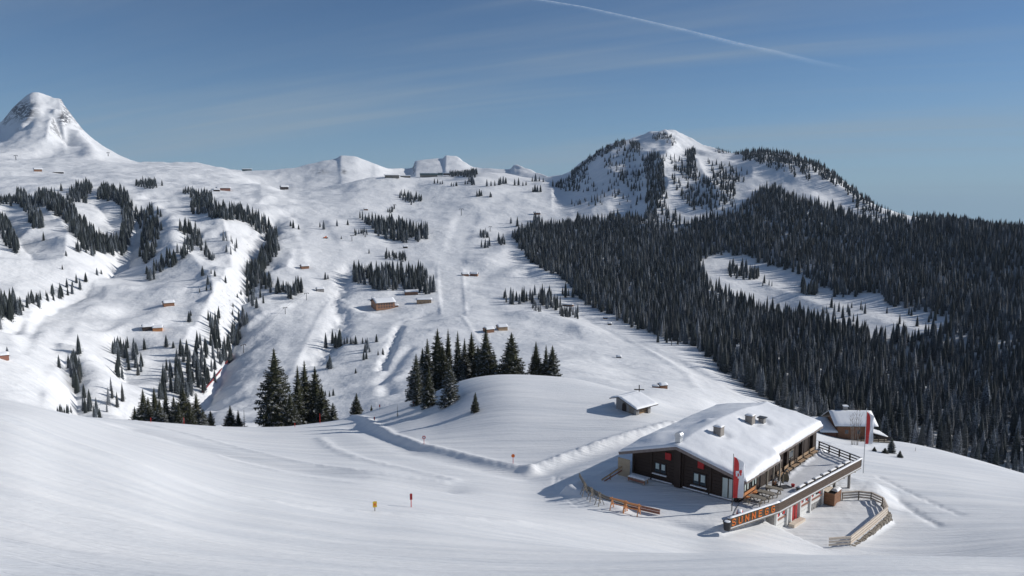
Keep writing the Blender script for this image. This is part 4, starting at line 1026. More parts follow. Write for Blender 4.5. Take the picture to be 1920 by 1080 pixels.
fh(700, 562, 7, 'small snowy store just behind the large timber inn', .1, .8, .4)
fh(771, 552, 24, 'low chalet with snowy roof against the lower edge of the square wood', .1, .5, .34, 'wood_brown', win=3, rise=.12)
fh(795, 568, 27, 'long low timber barn right of the large inn, facing the viewer', .05, .35, .38, 'wood_bench', rise=.08, win=3)
fh(872, 517, 12, 'left small brown hut of the pair beside the broad piste', .2, .7, .4); fh(889, 517, 14, 'right brown hut of the pair beside the broad piste', -.2, .7, .4)
fh(571, 503, 14, 'brown hut with snowy roof on the open slope above the ravine', .3, .7, .45)
fh(600, 546, 13, 'grey lift hut above the middle piste', .2, .7, .5, 'stone_grey', win=1)
fh(316, 572, 17, 'lone dark cabin on the rounded left meadow', .2, .7, .38)
fh(277, 617, 17, 'darker left cabin of the two on the left meadow', .1, .7, .40, 'wood_dark'); fh(296, 619, 15, 'orange-brown right cabin of the two on the left meadow', -.1, .7, .45, 'wood_orange')
fh(916, 622, 17, 'brown hut peeping out behind the tallest spruces', .5, .8, .5); fh(941, 618, 18, 'brown hut on open snow right of the tallest spruces', .35, .8, .5, 'wood_bench')
fh(1242, 728, 15, 'small brown cabin with a snow hump behind the wooden cross', .5, .8, .62, 'wood_brown', rise=.2); fh(1229, 727, 12, 'low reddish shed adjoining the cabin behind the cross', .1, .5, .3, 'trim_brown', rise=.05)
fh(1143, 609, 7, 'tiny dark hut at the foot of the forest', .1, .8, .5, 'wood_dark'); fh(1160, 671, 9, 'tiny grey hut on the sunny lower slope', .1, .8, .35, 'stone_grey')
fh(1135, 598, 7, 'tiny shed just above the hut at the forest foot', .3)
fh(1007, 402, 11, 'small hut at the top tip of the forest', .2, .7, .4)
fh(5, 672, 16, 'reddish hut half cut by the left edge of the view', .1, .7, .5, 'trim_brown')
fh(419, 357, 22, 'long low reddish hut group on the left plateau', .1, .4, .28, 'trim_brown', rise=.08); fh(406, 358, 10, 'dark shed at the left end of the plateau huts', .1, .5, .3, 'wood_dark')
fh(533, 355, 13, 'dark hut on the crest above the middle piste', .2, .7, .5, 'wood_dark'); fh(71, 321, 11, 'brown hut below the pyramid peak', .1, .6, .4); fh(110, 325, 14, 'long low hut right of the one below the peak', 0, .3, .2, 'wood_dark', rise=.05)
fh(463, 320, 16, 'dark building on the saddle skyline', 0, .4, .25, 'green_metal', rise=.05)
fh(760, 465, 8, 'tiny dark hut below the upper square wood', .1, .7, .5, 'wood_dark'); fh(686, 394, 7, 'tiny hut on the upper open slope', .1, .7, .4)
fh(1065, 574, 20, 'low brown shed among the trees at the forest foot', -.3, .3, .22, 'wood_brown', rise=.06)
# mountain station on the ridge
x, y, z = hit(808, 332, 1000); r = math.hypot(x, y); q = r/FOC
ms = empty('mountain_station', (x, y, z), -math.atan2(x, y), 'long dark green lift station on the central ridge', 'lift station')
MB().box(-20*q, 0, -3, 12*q, 12, 3.4*q).build('lower_hall', 'wood_old', ms); MB().box(-20.5*q, -1, 3.5*q, 12.5*q, 13, 6.8*q).build('green_roof_band', 'green_metal', ms)
MB().box(12.6*q, 1, 3.0*q, 22*q, 12, 8*q).build('link_hall', 'green_metal', ms); MB().box(23*q, 0, 4*q, 34*q, 12, 7*q).build('end_hall', 'wood_dark', ms)
MB().box(-21*q, -1.5, 6.85*q, 12.6*q, 13.5, 7.8*q).box(22.8*q, -1, 7.05*q, 34.4*q, 13, 8*q).build('roof_snow', 'snow', ms)
fh(735, 333, 26, 'low dark lift building left of the mountain station', 0, .3, .25, 'wood_old', rise=.04); fh(760, 333, 18, 'second low building left of the mountain station', 0, .3, .25, 'wood_old', rise=.04)
# snow groomer: a small orange machine
x, y, z = hit(610, 447, 300); r = math.hypot(x, y); q = r/FOC
gr = empty('snow_groomer', (x, y, z), -math.atan2(x, y)+.2, 'small orange snow groomer on the middle slope left of the upper wood', 'snow groomer')
MB().box(-4*q, -1.2, .2*q, 4*q, 1.2, 1.4*q).build('track', 'black_plastic', gr); MB().box(-3*q, -1, 1.45*q, 2.5*q, 1, 2.5*q).build('body', 'letter_orange', gr)
MB().box(0, -1, 2.55*q, 2.4*q, 1, 4*q).build('cab', 'letter_orange', gr); MB().box(4.1*q, -1.8, .2*q, 4.6*q, 1.8, 2*q).build('blade', 'metal_dark', gr)
# lift pylons and cable
def pylon(u, v, hp, label, rot=0.0):
    x, y, z = hit(u, v, 180); r = math.hypot(x, y); H = hp*r/FOC
    e = empty('lift_pylon', (x, y, z), -math.atan2(x, y)+rot, label, 'lift pylon', 'lift pylons')
    k = max(1, r/700)
    MB().tube((0, 0, -1), (0, 0, H), .28*k, .2*k, 8).build('mast', 'metal_dark', e)
    MB().box(-H*.30, -.15*k, H-.1, H*.30, .15*k, H+.25*k).build('crossarm', 'metal_dark', e)
    for s in (-1, 1): MB().box(s*H*.3-.3*k, -.5*k, H-.5*k, s*H*.3+.3*k, .5*k, H-.13).build('sheave', 'metal_dark', e)
    return Vector((x, y, z+H))
pyl = [pylon(*a) for a in ((457, 662, 15, 'lift pylon on the lower middle piste edge', .5), (535, 589, 12, 'second lift pylon up the middle piste edge', .5), (575, 563, 13, 'lift pylon just below the grey lift hut', .5))]
pylon(865, 404, 12, 'lift pylon alone on the upper central slope'); pylon(919, 434, 9, 'lift pylon between the small tree groups by the forest'); pylon(1259, 648, 10, 'lift pylon at the shaded foot of the forest'); pylon(1402, 703, 10, 'lift pylon at the right end of the forest foot'); pylon(30, 300, 7, 'tiny lift pylon below the pyramid peak'); pylon(203, 293, 6, 'tiny lift pylon on the shoulder right of the peak')
pylon(660, 452, 10, 'lift pylon left of the upper square wood'); pylon(740, 392, 8, 'lift pylon below the small tree groups on the upper slope')
mb = MB()
for a, b in zip(pyl[:-1], pyl[1:]): mb.tube(a, b, .06, .06, 4)
tag(mb.build('lift_cable', 'metal_dark'), 'thin dark lift cable strung between the pylons of the middle piste', 'cable')
# red safety net along the piste edge
mb = MB(); pr = None; pts = []
for u, v in ((436, 668), (425, 682), (412, 700), (398, 717), (386, 731), (380, 738)):
    x, y, z = hit(u, v, 180); pts.append(Vector((x, y, z)))
net = empty('safety_net', pts[0], 0, 'dark red safety net along the left edge of the middle piste', 'safety net')
for a, b in zip(pts[:-1], pts[1:]):
    a2, b2 = a-pts[0], b-pts[0]
    MB().beam(a2+Vector((0, 0, 1)), b2+Vector((0, 0, 1)), .06, 1.1).build('net_panel', 'net_red', net); MB().tube(a2, a2+Vector((0, 0, 2.2)), .08, .08, 6).build('net_post', 'net_red', net)

# ------------------------------------------------------------------ piste signs and marker poles
def disc(n=18, r=.3): return [(r*math.cos(2*math.pi*k/n), r*math.sin(2*math.pi*k/n)) for k in range(n)]
def plate(mb, pts, y0, y1):
    n = len(pts); return mb.add([(x, y0, z) for x, z in pts]+[(x, y1, z) for x, z in pts], [tuple(range(n)), tuple(range(n, 2*n))[::-1]]+[(k, n+k, n+(k+1) % n, (k+1) % n) for k in range(n)])
def psign(u, v, H, label, kind, pole='red_paint'):
    x, y, z = hit(u, v); e = empty('piste_sign', (x, y, z), -math.atan2(x, y)+.05, label, 'piste sign')
    MB().tube((0, 0, -.3), (0, 0, H), .035, .03, 8).build('pole', pole, e)
    if kind == 'disc_w':
        o = plate(MB(), [(a, b+H-.1) for a, b in disc(r=.24)], -.08, -.04).build('board', 'red_paint', e); plate(MB(), [(a, b+H-.1) for a, b in disc(r=.14)], -.10, -.083).build('board_centre', 'cloth_white', o)
    elif kind == 'disc': plate(MB(), [(a, b+H-.1) for a, b in disc(r=.22)], -.08, -.04).build('board', 'letter_orange', e)
    elif kind == 'yellow':
        o = MB().box(-.15, -.06, H-.45, .15, -.04, H).build('board', 'yellow_board', e); MB().box(-.07, -.075, H-.32, .07, -.063, H-.14).build('symbol', 'letter_orange', o)
    elif kind == 'narrow': MB().box(-.10, -.07, H-.5, .10, -.04, H).build('board', 'red_board', e)
psign(703, 958, .75, 'yellow warning sign low in the snow of the near piste', 'yellow', 'wood_old')
psign(771, 951, 1.15, 'narrow dark red marker sign on a pole, right of the yellow sign', 'narrow')
psign(795, 832, 1.0, 'red ring sign with a white centre at the foot of the mound', 'disc_w')
psign(962, 869, 1.1, 'orange round sign at the corner of the mound bank', 'disc')
psign(702, 789, .7, 'small dark sign where the track bends round the mound', 'narrow', 'wood_old')
psign(712, 768, 1.0, 'small dark round sign at the brow above the bend', 'narrow', 'wood_old')
for i, (u, v, H) in enumerate(((283, 792, .9), (345, 795, 1.3), (431, 797, 1.3), (553, 801, .9), (600, 794, 2.2), (775, 762, 1.0))):
    x, y, z = hit(u, v); tx = ['in front of the leftmost near spruces', 'in front of the second spruce group', 'before the pair of small spruces', 'at the foot of the tall left spruce', 'taller, between the tall spruces and the brow', 'at the left foot of the mound spruces'][i]
    e = empty('marker_pole', (x, y, z), 0, 'red piste marker pole '+tx, 'marker pole', 'red marker poles')
    MB().tube((0, 0, -.3), (0, 0, H*.85), .045, .035, 8).build('pole', 'red_paint', e)

# ------------------------------------------------------------------ trees
def spruce_mb(seed, H=14, R=2.5, whorls=34, nb=9, st=5, core=True, skip=.0, ex=.80):
    rg = random.Random(seed); vs = []; fs = []
    def tri(a, b, c): k = len(vs); vs.extend((a, b, c)); fs.append((k, k+1, k+2))
    lean = rg.uniform(0, 6.28)
    for w in range(whorls):
        t = (w+rg.uniform(-.3, .3))/whorls; t = max(0.0, min(t, .985)); z0 = H*(.03+.97*t**.92)
        rad = R*((1-t)**ex)*(1+.10*math.sin(t*11+seed))*(.9+.1*math.cos(lean)); rad = max(rad, .12)
        n = nb if t < .8 else max(4, nb-3)
        a0 = rg.uniform(0, 6.28)
        for b in range(n):
            if rg.random() < skip: continue
            a = a0+2*math.pi*(b+rg.uniform(-.35, .35))/n; L = rad*rg.uniform(.62, 1.12); ca, sa = math.cos(a), math.sin(a)
            drp = (.10+.36*(1-t))*rg.uniform(.8, 1.25); up = .10*rg.uniform(.4, 1.5)
            def P(q, side=0, dz=0): return (ca*L*q-sa*side, sa*L*q+ca*side, z0-L*(drp*q-up*q**4*1.8)+dz)
            for s in range(st):
                q = .18+.80*s/st; ww = L*(.30*(1-q)+.09)*rg.uniform(.8, 1.3); q2 = min(q+.34, 1.06)
                tri(P(q), P(q2, ww, -ww*rg.uniform(.2, .7)), P(q+.14))
                tri(P(q), P(q+.14), P(q2, -ww, -ww*rg.uniform(.2, .7)))
                if st > 3: tri(P(q), P(q+.16), P(q+.10, rg.uniform(-.06, .06)*L, -ww*rg.uniform(.7, 1.3)))
            tri(P(.72, .07*L), P(.72, -.07*L), P(1.08))
    if core:
        for (za, ra, zb_, rb) in ((.03*H, R*.40, .55*H, R*.26), (.55*H, R*.26, .995*H, .01)):
            for k in range(6):
                a, b = 2*math.pi*k/6, 2*math.pi*(k+1)/6
                p = lambda an, rr_, zz: (math.cos(an)*rr_, math.sin(an)*rr_, zz)
                tri(p(a, ra, za), p(b, ra, za), p(b, rb, zb_)); tri(p(a, ra, za), p(b, rb, zb_), p(a, rb, zb_))
    return vs, fs
def mk(name, vf, mat):
    me = bpy.data.meshes.new(name); me.from_pydata(vf[0], [], vf[1]); me.materials.append(MAT[mat]); me.update(); return me
near_v = [mk('crown', spruce_mb(s, 14, R, 40, 10, 6, skip=.04), 'spruce_near') for s, R in ((1, 4.3), (2, 3.7), (3, 4.0), (4, 3.4), (5, 4.6))]
thin_v = [mk('crown', spruce_mb(20, 14, 1.7, 26, 6, 5, core=False, skip=.3), 'spruce_near')]
mid_v = [mk('crown', spruce_mb(s+40, 14, R, 18, 8, 3, ex=.92), 'spruce_far') for s, R in ((1, 3.9), (2, 4.4), (3, 3.4), (4, 4.9))]
frost_v = [mk('crown', spruce_mb(s+60, 14, R, 16, 7, 3, skip=.1, ex=.92), 'spruce_frost') for s, R in ((1, 3.8), (2, 3.4))]
trunk_me = MB().tube((0, 0, -1.5), (0, 0, 13.6), .22, .03, 7).mesh('trunk', 'bark')
def tree(x, y, H, label, group=None, kind='near', wide=1.0, parts=True, name='spruce_tree'):
    z = float(hgt(x, y)); s = H/14
    pool = {'near': near_v, 'thin': thin_v, 'mid': mid_v, 'frost': frost_v}[kind]; me = rnd.choice(pool)
    if parts:
        e = empty(name, (x, y, z-.1), rnd.uniform(0, 6.28), label, 'tree', group); e.scale = (s*wide, s*wide, s)
        for nm, m in (('crown', me), ('trunk', trunk_me)):
            o = bpy.data.objects.new(nm, m); COL.objects.link(o); o.parent = e
    else:
        e = bpy.data.objects.new(name, me); COL.objects.link(e); e.location = (x, y, z-.2); e.rotation_euler = (0, 0, rnd.uniform(0, 6.28)); e.scale = (s*wide, s*wide, s)
        tag(e, label, 'tree', group)
    return e
n_ind = 0
def hero(u, vtop, r, label, group=None, kind='near', wide=1.0, vbase=None):
    global n_ind
    if vbase is not None: x, y, z = hit(u, vbase); r = math.hypot(x, y)
    d = ray(u, vtop); az = math.atan2(d[0], d[1]); x, y = math.sin(az)*r, math.cos(az)*r
    z = float(hgt(x, y)); H = d[2]/math.hypot(d[0], d[1])*r-z
    tree(x, y, H, label, group, kind, wide); n_ind += 1
    return H
G1 = 'near spruces at the left brow'; G2 = 'tall spruces in the middle of the brow'; G3 = 'spruces behind the mound'
HH = []
for u, vt, r, l, k, w_ in ((267, 727, 172, 'leftmost spruce of the dark left row', 'near', 1), (288, 724, 180, 'second spruce of the dark left row', 'near', .9), (309, 731, 176, 'third spruce of the dark left row, snow flecked', 'near', .9),
      (343, 724, 170, 'broad snow-flecked spruce in the left row', 'near', 1.15), (367, 734, 178, 'spruce right of the broad one in the left row', 'near', 1.0), (355, 755, 160, 'low spruce in front of the broad left one', 'near', 1.1), (380, 765, 166, 'short spruce near the right end of the left row', 'near', 1.1),
      (394, 768, 172, 'last small spruce at the right end of the left row', 'near', 1.1), (431, 758, 176, 'small spruce standing apart between the left row and the tall group', 'near', 1.15), (446, 767, 180, 'smaller spruce just right of the one standing apart', 'near', 1), (252, 760, 185, 'half-hidden small spruce at the left end of the left row', 'near', 1),
      (277, 742, 168, 'short spruce between the first two of the left row', 'near', 1.1), (298, 745, 166, 'short spruce between the second and third of the left row', 'near', 1.1), (325, 740, 182, 'spruce half hidden behind the broad one in the left row', 'near', 1), (334, 752, 164, 'low spruce at the left skirt of the broad one', 'near', 1.1),
      (457, 765, 186, 'frosty thin tree left of the tallest near spruce', 'thin', 1)):
    hero(u, vt, r, l, G1, k, w_)
for u, vt, r, l, k, w_ in ((513, 650, 172, 'tallest broad dark spruce left of centre', 'near', 1.15), (557, 682, 178, 'slimmer spruce touching the tallest one', 'near', .8), (570, 673, 184, 'pointed spruce second right of the tallest', 'near', .8), (590, 684, 180, 'spruce with frosted lower branches right of the pointed pair', 'near', .85), (603, 722, 172, 'shorter spruce filling the right of the tall group', 'near', 1), (624, 753, 178, 'small spruce at the right end of the tall group', 'near', 1.15), (543, 735, 166, 'low spruce between the tallest and its neighbours', 'near', 1.2)):
    hero(u, vt, r, l, G2, k, w_)
hero(668, 735, 172, 'airy spruce alone on the brow left of the track bend', None, 'near', 1.15)
hero(696, 757, 178, 'very small spruce right of the airy lone one', None, 'near', .9); hero(745, 755, 150, 'thin young spruce at the left foot of the mound', None, 'thin', .8, 781)
for u, vt, r, l, k, w_, vb in ((780, 661, 150, 'leftmost spruce of the mound group', 'near', 1.1, None), (801, 632, 156, 'tall second spruce of the mound group', 'near', .8, None), (820, 613, 160, 'tall pointed spruce of the mound group with the highest left tip', 'near', .85, None), (840, 614, 162, 'slender high spruce in the middle of the mound group', 'near', .7, None),
      (858, 618, 158, 'high spruce right of the slender one', 'near', .75, None), (871, 632, 160, 'spruce wedged between the high ones and the dark big one', 'near', .8, None), (884, 620, 164, 'spruce tip just left of the dark big one', 'near', .8, None), (911, 611, 152, 'big dark spruce, highest of the mound group', 'near', 1.0, None),
      (959, 621, 150, 'broad cone-shaped spruce standing free on the mound crest', 'near', 1.25, None), (1005, 638, 152, 'left spruce of the right-hand trio on the mound crest', 'near', .95, None), (1024, 644, 158, 'slim middle spruce of the right-hand trio', 'near', .7, None), (1036, 645, 152, 'right spruce of the right-hand trio', 'near', 1.05, None),
      (792, 650, 160, 'spruce filling the gap between the first two of the mound group', 'near', 1, None), (830, 645, 154, 'lower spruce between the pointed and the slender ones', 'near', 1.1, None), (896, 645, 158, 'spruce just left behind the big dark one', 'near', 1, None), (926, 655, 158, 'lower spruce at the right flank of the big dark one', 'near', 1, None), (945, 680, 156, 'low spruce at the left foot of the broad cone-shaped one', 'near', 1.1, None),
      (804, 683, 148, 'shorter front spruce at the left of the mound group', 'near', 1.1, 762), (843, 676, 146, 'shorter front spruce at the middle of the mound group', 'near', 1.1, 756), (783, 690, 150, 'low spruce at the left skirt of the mound group', 'near', 1.1, 759), (868, 690, 150, 'low spruce on the mound crest between the groups', 'near', 1, None), (897, 680, 156, 'low snowy spruce behind the mound crest', 'near', 1, None)):
    hero(u, vt, r, l, G3, k, w_, vb)
hero(891, 733, 0, 'small lone spruce on the open face of the mound', None, 'near', .9, 772); hero(884, 764, 0, 'tiny seedling beside the lone spruce on the mound', None, 'near', 1, 771)
hero(1673, 818, 0, 'small dark spruce below the chalet balcony', None, 'near', 1.2, 850); hero(1688, 843, 0, 'low juniper-like spruce right of the balcony spruce', None, 'near', 1.6, 858)
hero(1717, 835, 0, 'tiny spruce on the slope edge right of the chalet', None, 'thin', 1, 846); hero(1640, 836, 0, 'low frosty bush under the chalet balcony', None, 'near', 2.4, 846); hero(1660, 838, 0, 'second low frosty bush under the chalet balcony', None, 'near', 2.2, 850)
# bare tree in front of the chalet
x, y, z = hit(1602, 834); bt = empty('bare_tree', (x, y, z), 0, 'leafless many-stemmed tree in front of the brown chalet', 'tree')
rg = random.Random(4)
for k in range(6):
    mb = MB(); bxp = (k-2.5)*.22; Hh = rg.uniform(4.3, 5.6); p = Vector((bxp, rg.uniform(-.2, .2), -.2)); 
    for s in range(7):
        q = Vector((bxp*(1+.10*s)+rg.uniform(-.05, .05), p.y+rg.uniform(-.05, .05), -.2+Hh*(s+1)/7)); rr_ = .055*(1-s/7.5); mb.tube(p, q, rr_, rr_*.85, 5)
        if s > 1:
            for _ in range(4):
                a = rg.uniform(0, 6.28); L = rg.uniform(.4, .9); mb.tube(q, q+Vector((math.cos(a)*L*.5, math.sin(a)*L*.5, L)), .016, .006, 3)
        p = q
    mb.build('stem', 'birch', bt)

# distant trees: scatter over picked areas of ground
run = np.maximum.accumulate(np.where(RG > 20, Z/RG, -9), axis=1)
visd = run-Z/RG          # how far under the sight line
U2, V2 = proj(X, Y, Z)
CA = (RG*np.gradient(AZ)[:, None])*np.gradient(RR)[None]
rs_ = np.random.RandomState(11)
ALL = []      # (x, y, H, label, group, kind, wide)
occ = {}
def scatter(poly, spacing, h0, h1, label, frost=.1, tol=.004, thick=None, rmin=230, rmax=2500, keep=None, wide=1.0, wh=None):
    m = (RG > rmin) & (RG < rmax) & (visd < tol)
    xs = [p[0] for p in poly]; ys = [p[1] for p in poly]; pad_ = (thick or 0)+2
    m &= (U2 > min(xs)-pad_) & (U2 < max(xs)+pad_) & (V2 > min(ys)-pad_) & (V2 < max(ys)+pad_)
    i, j = np.nonzero(m)
    u, v = U2[i, j], V2[i, j]
    ww = min(5.0, .10*max(max(xs)-min(xs), max(ys)-min(ys))); u_ = u+ww*gn(u/9, v/9, 5); v_ = v+ww*gn(u/9, v/9, 6)
    ok = segdist(u_, v_, poly) < thick if thick else inpoly(u_, v_, poly)
    if keep is not None: ok &= keep(u, v)
    i, j = i[ok], j[ok]
    if len(i) == 0: return 0
    ar = CA[i, j]; tot = ar.sum(); n = int(tot/spacing**2*1.9)+1
    if label.startswith('small spruce scattered'): n = int(n*1.6); h0 *= 1.15; h1 *= 1.2
    k = rs_.choice(len(i), size=n, p=ar/tot)
    az = AZ[i[k]]+rs_.uniform(-.5, .5, n)*DAZ; jj = np.minimum(j[k]+1, NR-1); r = RR[j[k]]+rs_.uniform(0, 1, n)*(RR[jj]-RR[j[k]])
    x = np.sin(az)*r; y = np.cos(az)*r; c = 0; ms_ = spacing*.72
    for a, b in zip(x, y):
        ci, cj = int(a//4), int(b//4); bad = False
        for p in range(ci-1, ci+2):
            for q in range(cj-1, cj+2):
                for (oa, ob) in occ.get((p, q), ()):
                    if (oa-a)**2+(ob-b)**2 < min(ms_, 3.2)**2: bad = True; break
                if bad: break
            if bad: break
        if bad: continue
        occ.setdefault((ci, cj), []).append((a, b)); H = .82*(h0+(h1-h0)*rnd.random()**.8)*rnd.uniform(.62, 1.12)
        ALL.append((a, b, H, label, 'frost' if rnd.random() < frost else 'mid', wide*rnd.uniform(.85, 1.15))); c += 1
    return c
def spine(pts, thick, spacing, h0, h1, label, **k): return scatter(pts, spacing*.74, h0, h1, label, thick=thick*1.15, **k)
def one(u, v, hp, label, kind='mid'):
    x, y, z = hit(u, v, 200); r = math.hypot(x, y); ALL.append((x, y, 1.12*hp*r/FOC, label, kind, 1.3)); occ.setdefault((int(x//4), int(y//4)), []).append((x, y))
LA = 'dark spruce in the rows along the ravines on the left slope'
spine([(78,382),(107,388),(133,410),(153,440),(180,463),(212,466)], 11, 5.5, 13, 19, LA)
spine([(150,470),(172,474)], 7, 6, 12, 16, LA)
scatter([(126,372),(150,352),(172,348),(170,368),(160,382),(130,380)], 6.5, 13, 19, LA)
spine([(190,368),(220,370),(238,388),(241,420),(234,455),(226,476)], 8, 5.5, 14, 20, LA)
scatter([(252,402),(300,402),(302,432),(286,495),(258,492),(270,440)], 7.5, 14, 20, LA)
spine([(40,378),(62,396),(70,424)], 9, 6, 13, 18, LA); spine([(0,380),(35,380)], 5, 6, 8, 13, LA); spine([(4,425),(14,445),(26,467)], 10, 6.5, 13, 18, LA)
scatter([(358,368),(398,368),(398,400),(360,402)], 7.5, 13, 19, LA); spine([(347,435),(362,438)], 8, 6, 13, 18, LA)
spine([(368,448),(342,478),(305,503),(282,520)], 7, 6, 11, 15, LA); spine([(368,452),(384,472),(395,486)], 5, 6, 8, 13, LA)
spine([(400,402),(450,405),(482,420),(507,442),(514,472),(492,500),(474,520)], 8, 5.5, 13, 19, LA)
scatter([(418,448),(446,455),(450,490),(424,480)], 12, 9, 14, 'frosted grey spruce in the sparse patch inside the left ravine', frost=.9)
spine([(470,520),(490,500),(505,475)], 8, 6.5, 13, 18, LA); scatter([(465,525),(512,515),(500,560),(482,595),(463,560)], 9, 12, 18, LA)
spine([(508,548),(535,548)], 5, 7, 12, 16, LA); spine([(545,556),(560,546)], 6, 6.5, 13, 17, LA)
spine([(0,600),(20,590)], 14, 7, 12, 18, LA); spine([(22,588),(60,574),(100,558),(125,550),(145,543)], 6, 6.5, 9, 14, LA)
spine([(147,541),(152,533)], 5, 6, 12, 16, LA); spine([(378,553),(397,540)], 4, 6, 6, 9, LA)
scatter([(388,600),(412,588),(416,622),(398,630)], 7, 12, 16, LA); spine([(402,625),(409,655)], 6, 6, 12, 16, LA); spine([(440,640),(450,620),(458,606)], 8, 6.5, 11, 16, LA)
LB = 'dark spruce in the valley wood below the left meadow'
scatter([(213,660),(250,648),(262,672),(250,700),(238,720),(218,705)], 7, 11, 16, LB); spine([(262,700),(264,696)], 5, 5, 11, 14, LB)
scatter([(112,694),(120,668),(158,658),(135,690)], 6.5, 10, 15, LB); spine([(138,695),(145,725),(152,770),(166,768)], 7, 5, 10, 14, LB)
spine([(174,786),(190,786)], 6, 5, 8, 12, LB); spine([(112,781),(130,781)], 6, 5, 4, 6, LB)
scatter([(300,712),(318,690),(345,665),(392,640),(428,650),(430,682),(388,736),(350,760),(300,748)], 6.5, 13, 18, LB, tol=.01)
spine([(195,756),(210,742),(222,752),(207,770)], 8, 7, 6, 11, 'frosted sapling on the sunny patch left of the near spruces', frost=.8)
for u, v, h in ((82,451,14),(161,528,15),(182,516,12),(190,514,8),(380,517,17),(390,533,16),(403,518,12),(423,530,13),(396,513,9),(355,603,18),(358,592,10),(271,655,20),(312,650,20),(325,652,12),(115,358,12),(304,348,10),(550,428,15),(545,424,10),(560,430,9),(607,430,16),(600,426,10),(632,424,12),(652,422,10),(610,524,14),(615,523,9),(692,475,9),(735,396,9),(640,448,6),(14,667,15),(124,480,9),(117,505,8),(445,558,8),(452,552,9),(437,575,8),(436,590,9),(440,601,8)):
    one(u, v, h, 'single small dark spruce standing apart on the left and middle snow slopes')
spine([(262,348),(290,348)], 5, 7, 10, 14, LA); spine([(346,362),(361,363)], 3, 6, 8, 13, LA); spine([(268,351),(290,352)], 2, 9, 5, 7, LA)
LC = 'dark spruce in the upper square wood in the middle of the slope'
scatter([(676,412),(716,418),(760,425),(803,432),(801,449),(768,457),(722,451),(704,440),(700,430)], 7, 15, 21, LC)
LD = 'dark spruce in the lower square wood above the timber inn'
scatter([(662,527),(668,512),(712,506),(790,510),(806,528),(815,552),(788,550),(752,545),(706,546),(684,538)], 6.5, 14, 19, LD)
LE = 'small spruce in the scattered groups on the middle slopes'
spine([(668,440),(685,441)], 4, 9, 7, 12, LE); scatter([(748,366),(765,366),(792,378),(790,384),(766,383),(750,373)], 7.5, 12, 17, LE); spine([(730,398),(737,392)], 3, 6, 7, 10, LE)
spine([(724,484),(740,486),(758,488)], 4, 7, 9, 13, LE); spine([(903,443),(913,444)], 4, 7, 9, 13, LE); scatter([(902,460),(919,459),(920,466),(904,467)], 6.5, 11, 15, LE); scatter([(934,452),(947,452),(946,460),(935,460)], 6, 14, 18, LE)
one(970, 424, 17, LE); one(958, 419, 12, LE)
scatter([(608,648),(640,640),(638,652),(614,656)], 5.2, 12, 15, 'dark spruce in the small clump above the stream on the lower middle slope')
LF = 'small dark spruce beside the stream below the timber inn'
for u, v, h in ((646,645,13),(651,644,14),(658,645,13),(667,645,16),(662,644,10),(680,644,12),(686,643,9),(706,641,15),(685,660,18),(689,655,22),(682,675,17),(687,673,16),(693,660,10),(709,666,10),(718,665,13),(619,691,26),(614,690,15),(667,700,10),(625,742,14),(618,744,12),(610,742,11)):
    one(u, v, h, LF)
LG = 'tiny spruce on the central plateau below the lift station'
spine([(846,329),(868,328)], 3, 9, 11, 15, LG); spine([(872,330),(892,329)], 3, 9, 12, 17, LG)
for (u1, v1, u2, v2, hh) in ((815,344,829,345,9),(846,348,857,349,9),(872,345,890,348,12),(880,340,888,345,14),(893,368,902,367,12),(912,349,935,347,12),(940,345,950,344,14),(965,348,986,348,14),(998,340,1018,341,13),(998,360,1014,360,13),(1036,350,1052,352,13),(1062,358,1084,358,13),(918,369,922,369,10),(1085,325,1100,320,10)):
    for k in range(4): f = k/3; one(u1+(u2-u1)*f+rnd.uniform(-1.5, 1.5), v1+(v2-v1)*f+rnd.uniform(-1, 1), hh*rnd.uniform(.55, 1.1), LG)
LH = 'dark frost-dusted spruce at the foot of the big forest'
scatter([(944,560),(1000,560),(1000,572),(946,570)], 6.5, 11, 16, LH); scatter([(1003,556),(1030,552),(1050,572),(1046,586),(1015,575)], 7.5, 12, 18, LH, frost=.3); scatter([(1052,555),(1080,552),(1078,562),(1055,560)], 7, 13, 20, LH); spine([(1052,588),(1082,592)], 5, 8, 8, 12, LH, frost=.4)
spine([(995,570),(1010,584)], 4, 8, 5, 9, LH, frost=.6)
# the big forest of the right-hand mountain
LX = 'dark spruce among the closely packed trees of the forested mountain on the right'
hole = [(1312,492),(1330,482),(1360,478),(1400,482),(1430,498),(1500,516),(1545,540),(1590,548),(1650,552),(1665,574),(1740,585),(1800,606),(1770,624),(1700,636),(1640,634),(1580,620),(1500,600),(1440,584),(1380,564),(1328,534)]
def tl_(u, v): return ~inpoly(u, v, hole)
main = [(962,449),(974,438),(995,430),(1003,410),(1018,424),(1050,424),(1100,420),(1150,412),(1195,412),(1240,420),(1262,440),(1290,436),(1300,418),(1345,410),(1375,404),(1400,384),(1425,360),(1450,356),(1500,380),(1560,396),(1640,420),(1700,424),(1735,418),(1800,424),(1870,432),(1985,442),
        (2000,970),(1900,930),(1800,895),(1600,850),(1500,790),(1440,750),(1398,722),(1352,692),(1326,668),(1290,645),(1240,632),(1190,615),(1130,586),(1090,566),(1055,520),(1042,516),(1012,502),(985,482)]
nM = scatter(main, 4.7, 13, 20, LX, frost=.42, tol=.05, keep=tl_, rmin=330, rmax=1700)
nM += scatter([(1330,660),(1345,690),(1400,728),(1440,752),(1500,775),(1470,740),(1400,690)], 4.8, 12, 20, LX, frost=.3, tol=.05)
LS = 'small spruce scattered on the snowy upper face of the forested mountain'
scatter([(1205,300),(1228,292),(1246,300),(1244,350),(1248,395),(1228,420),(1210,412),(1214,360)], 6.5, 9, 14, LS, rmax=1900, tol=.01)
scatter([(1216,262),(1235,250),(1255,255),(1270,266),(1262,272),(1240,264)], 6, 4, 8, LS, rmax=1900, tol=.01)
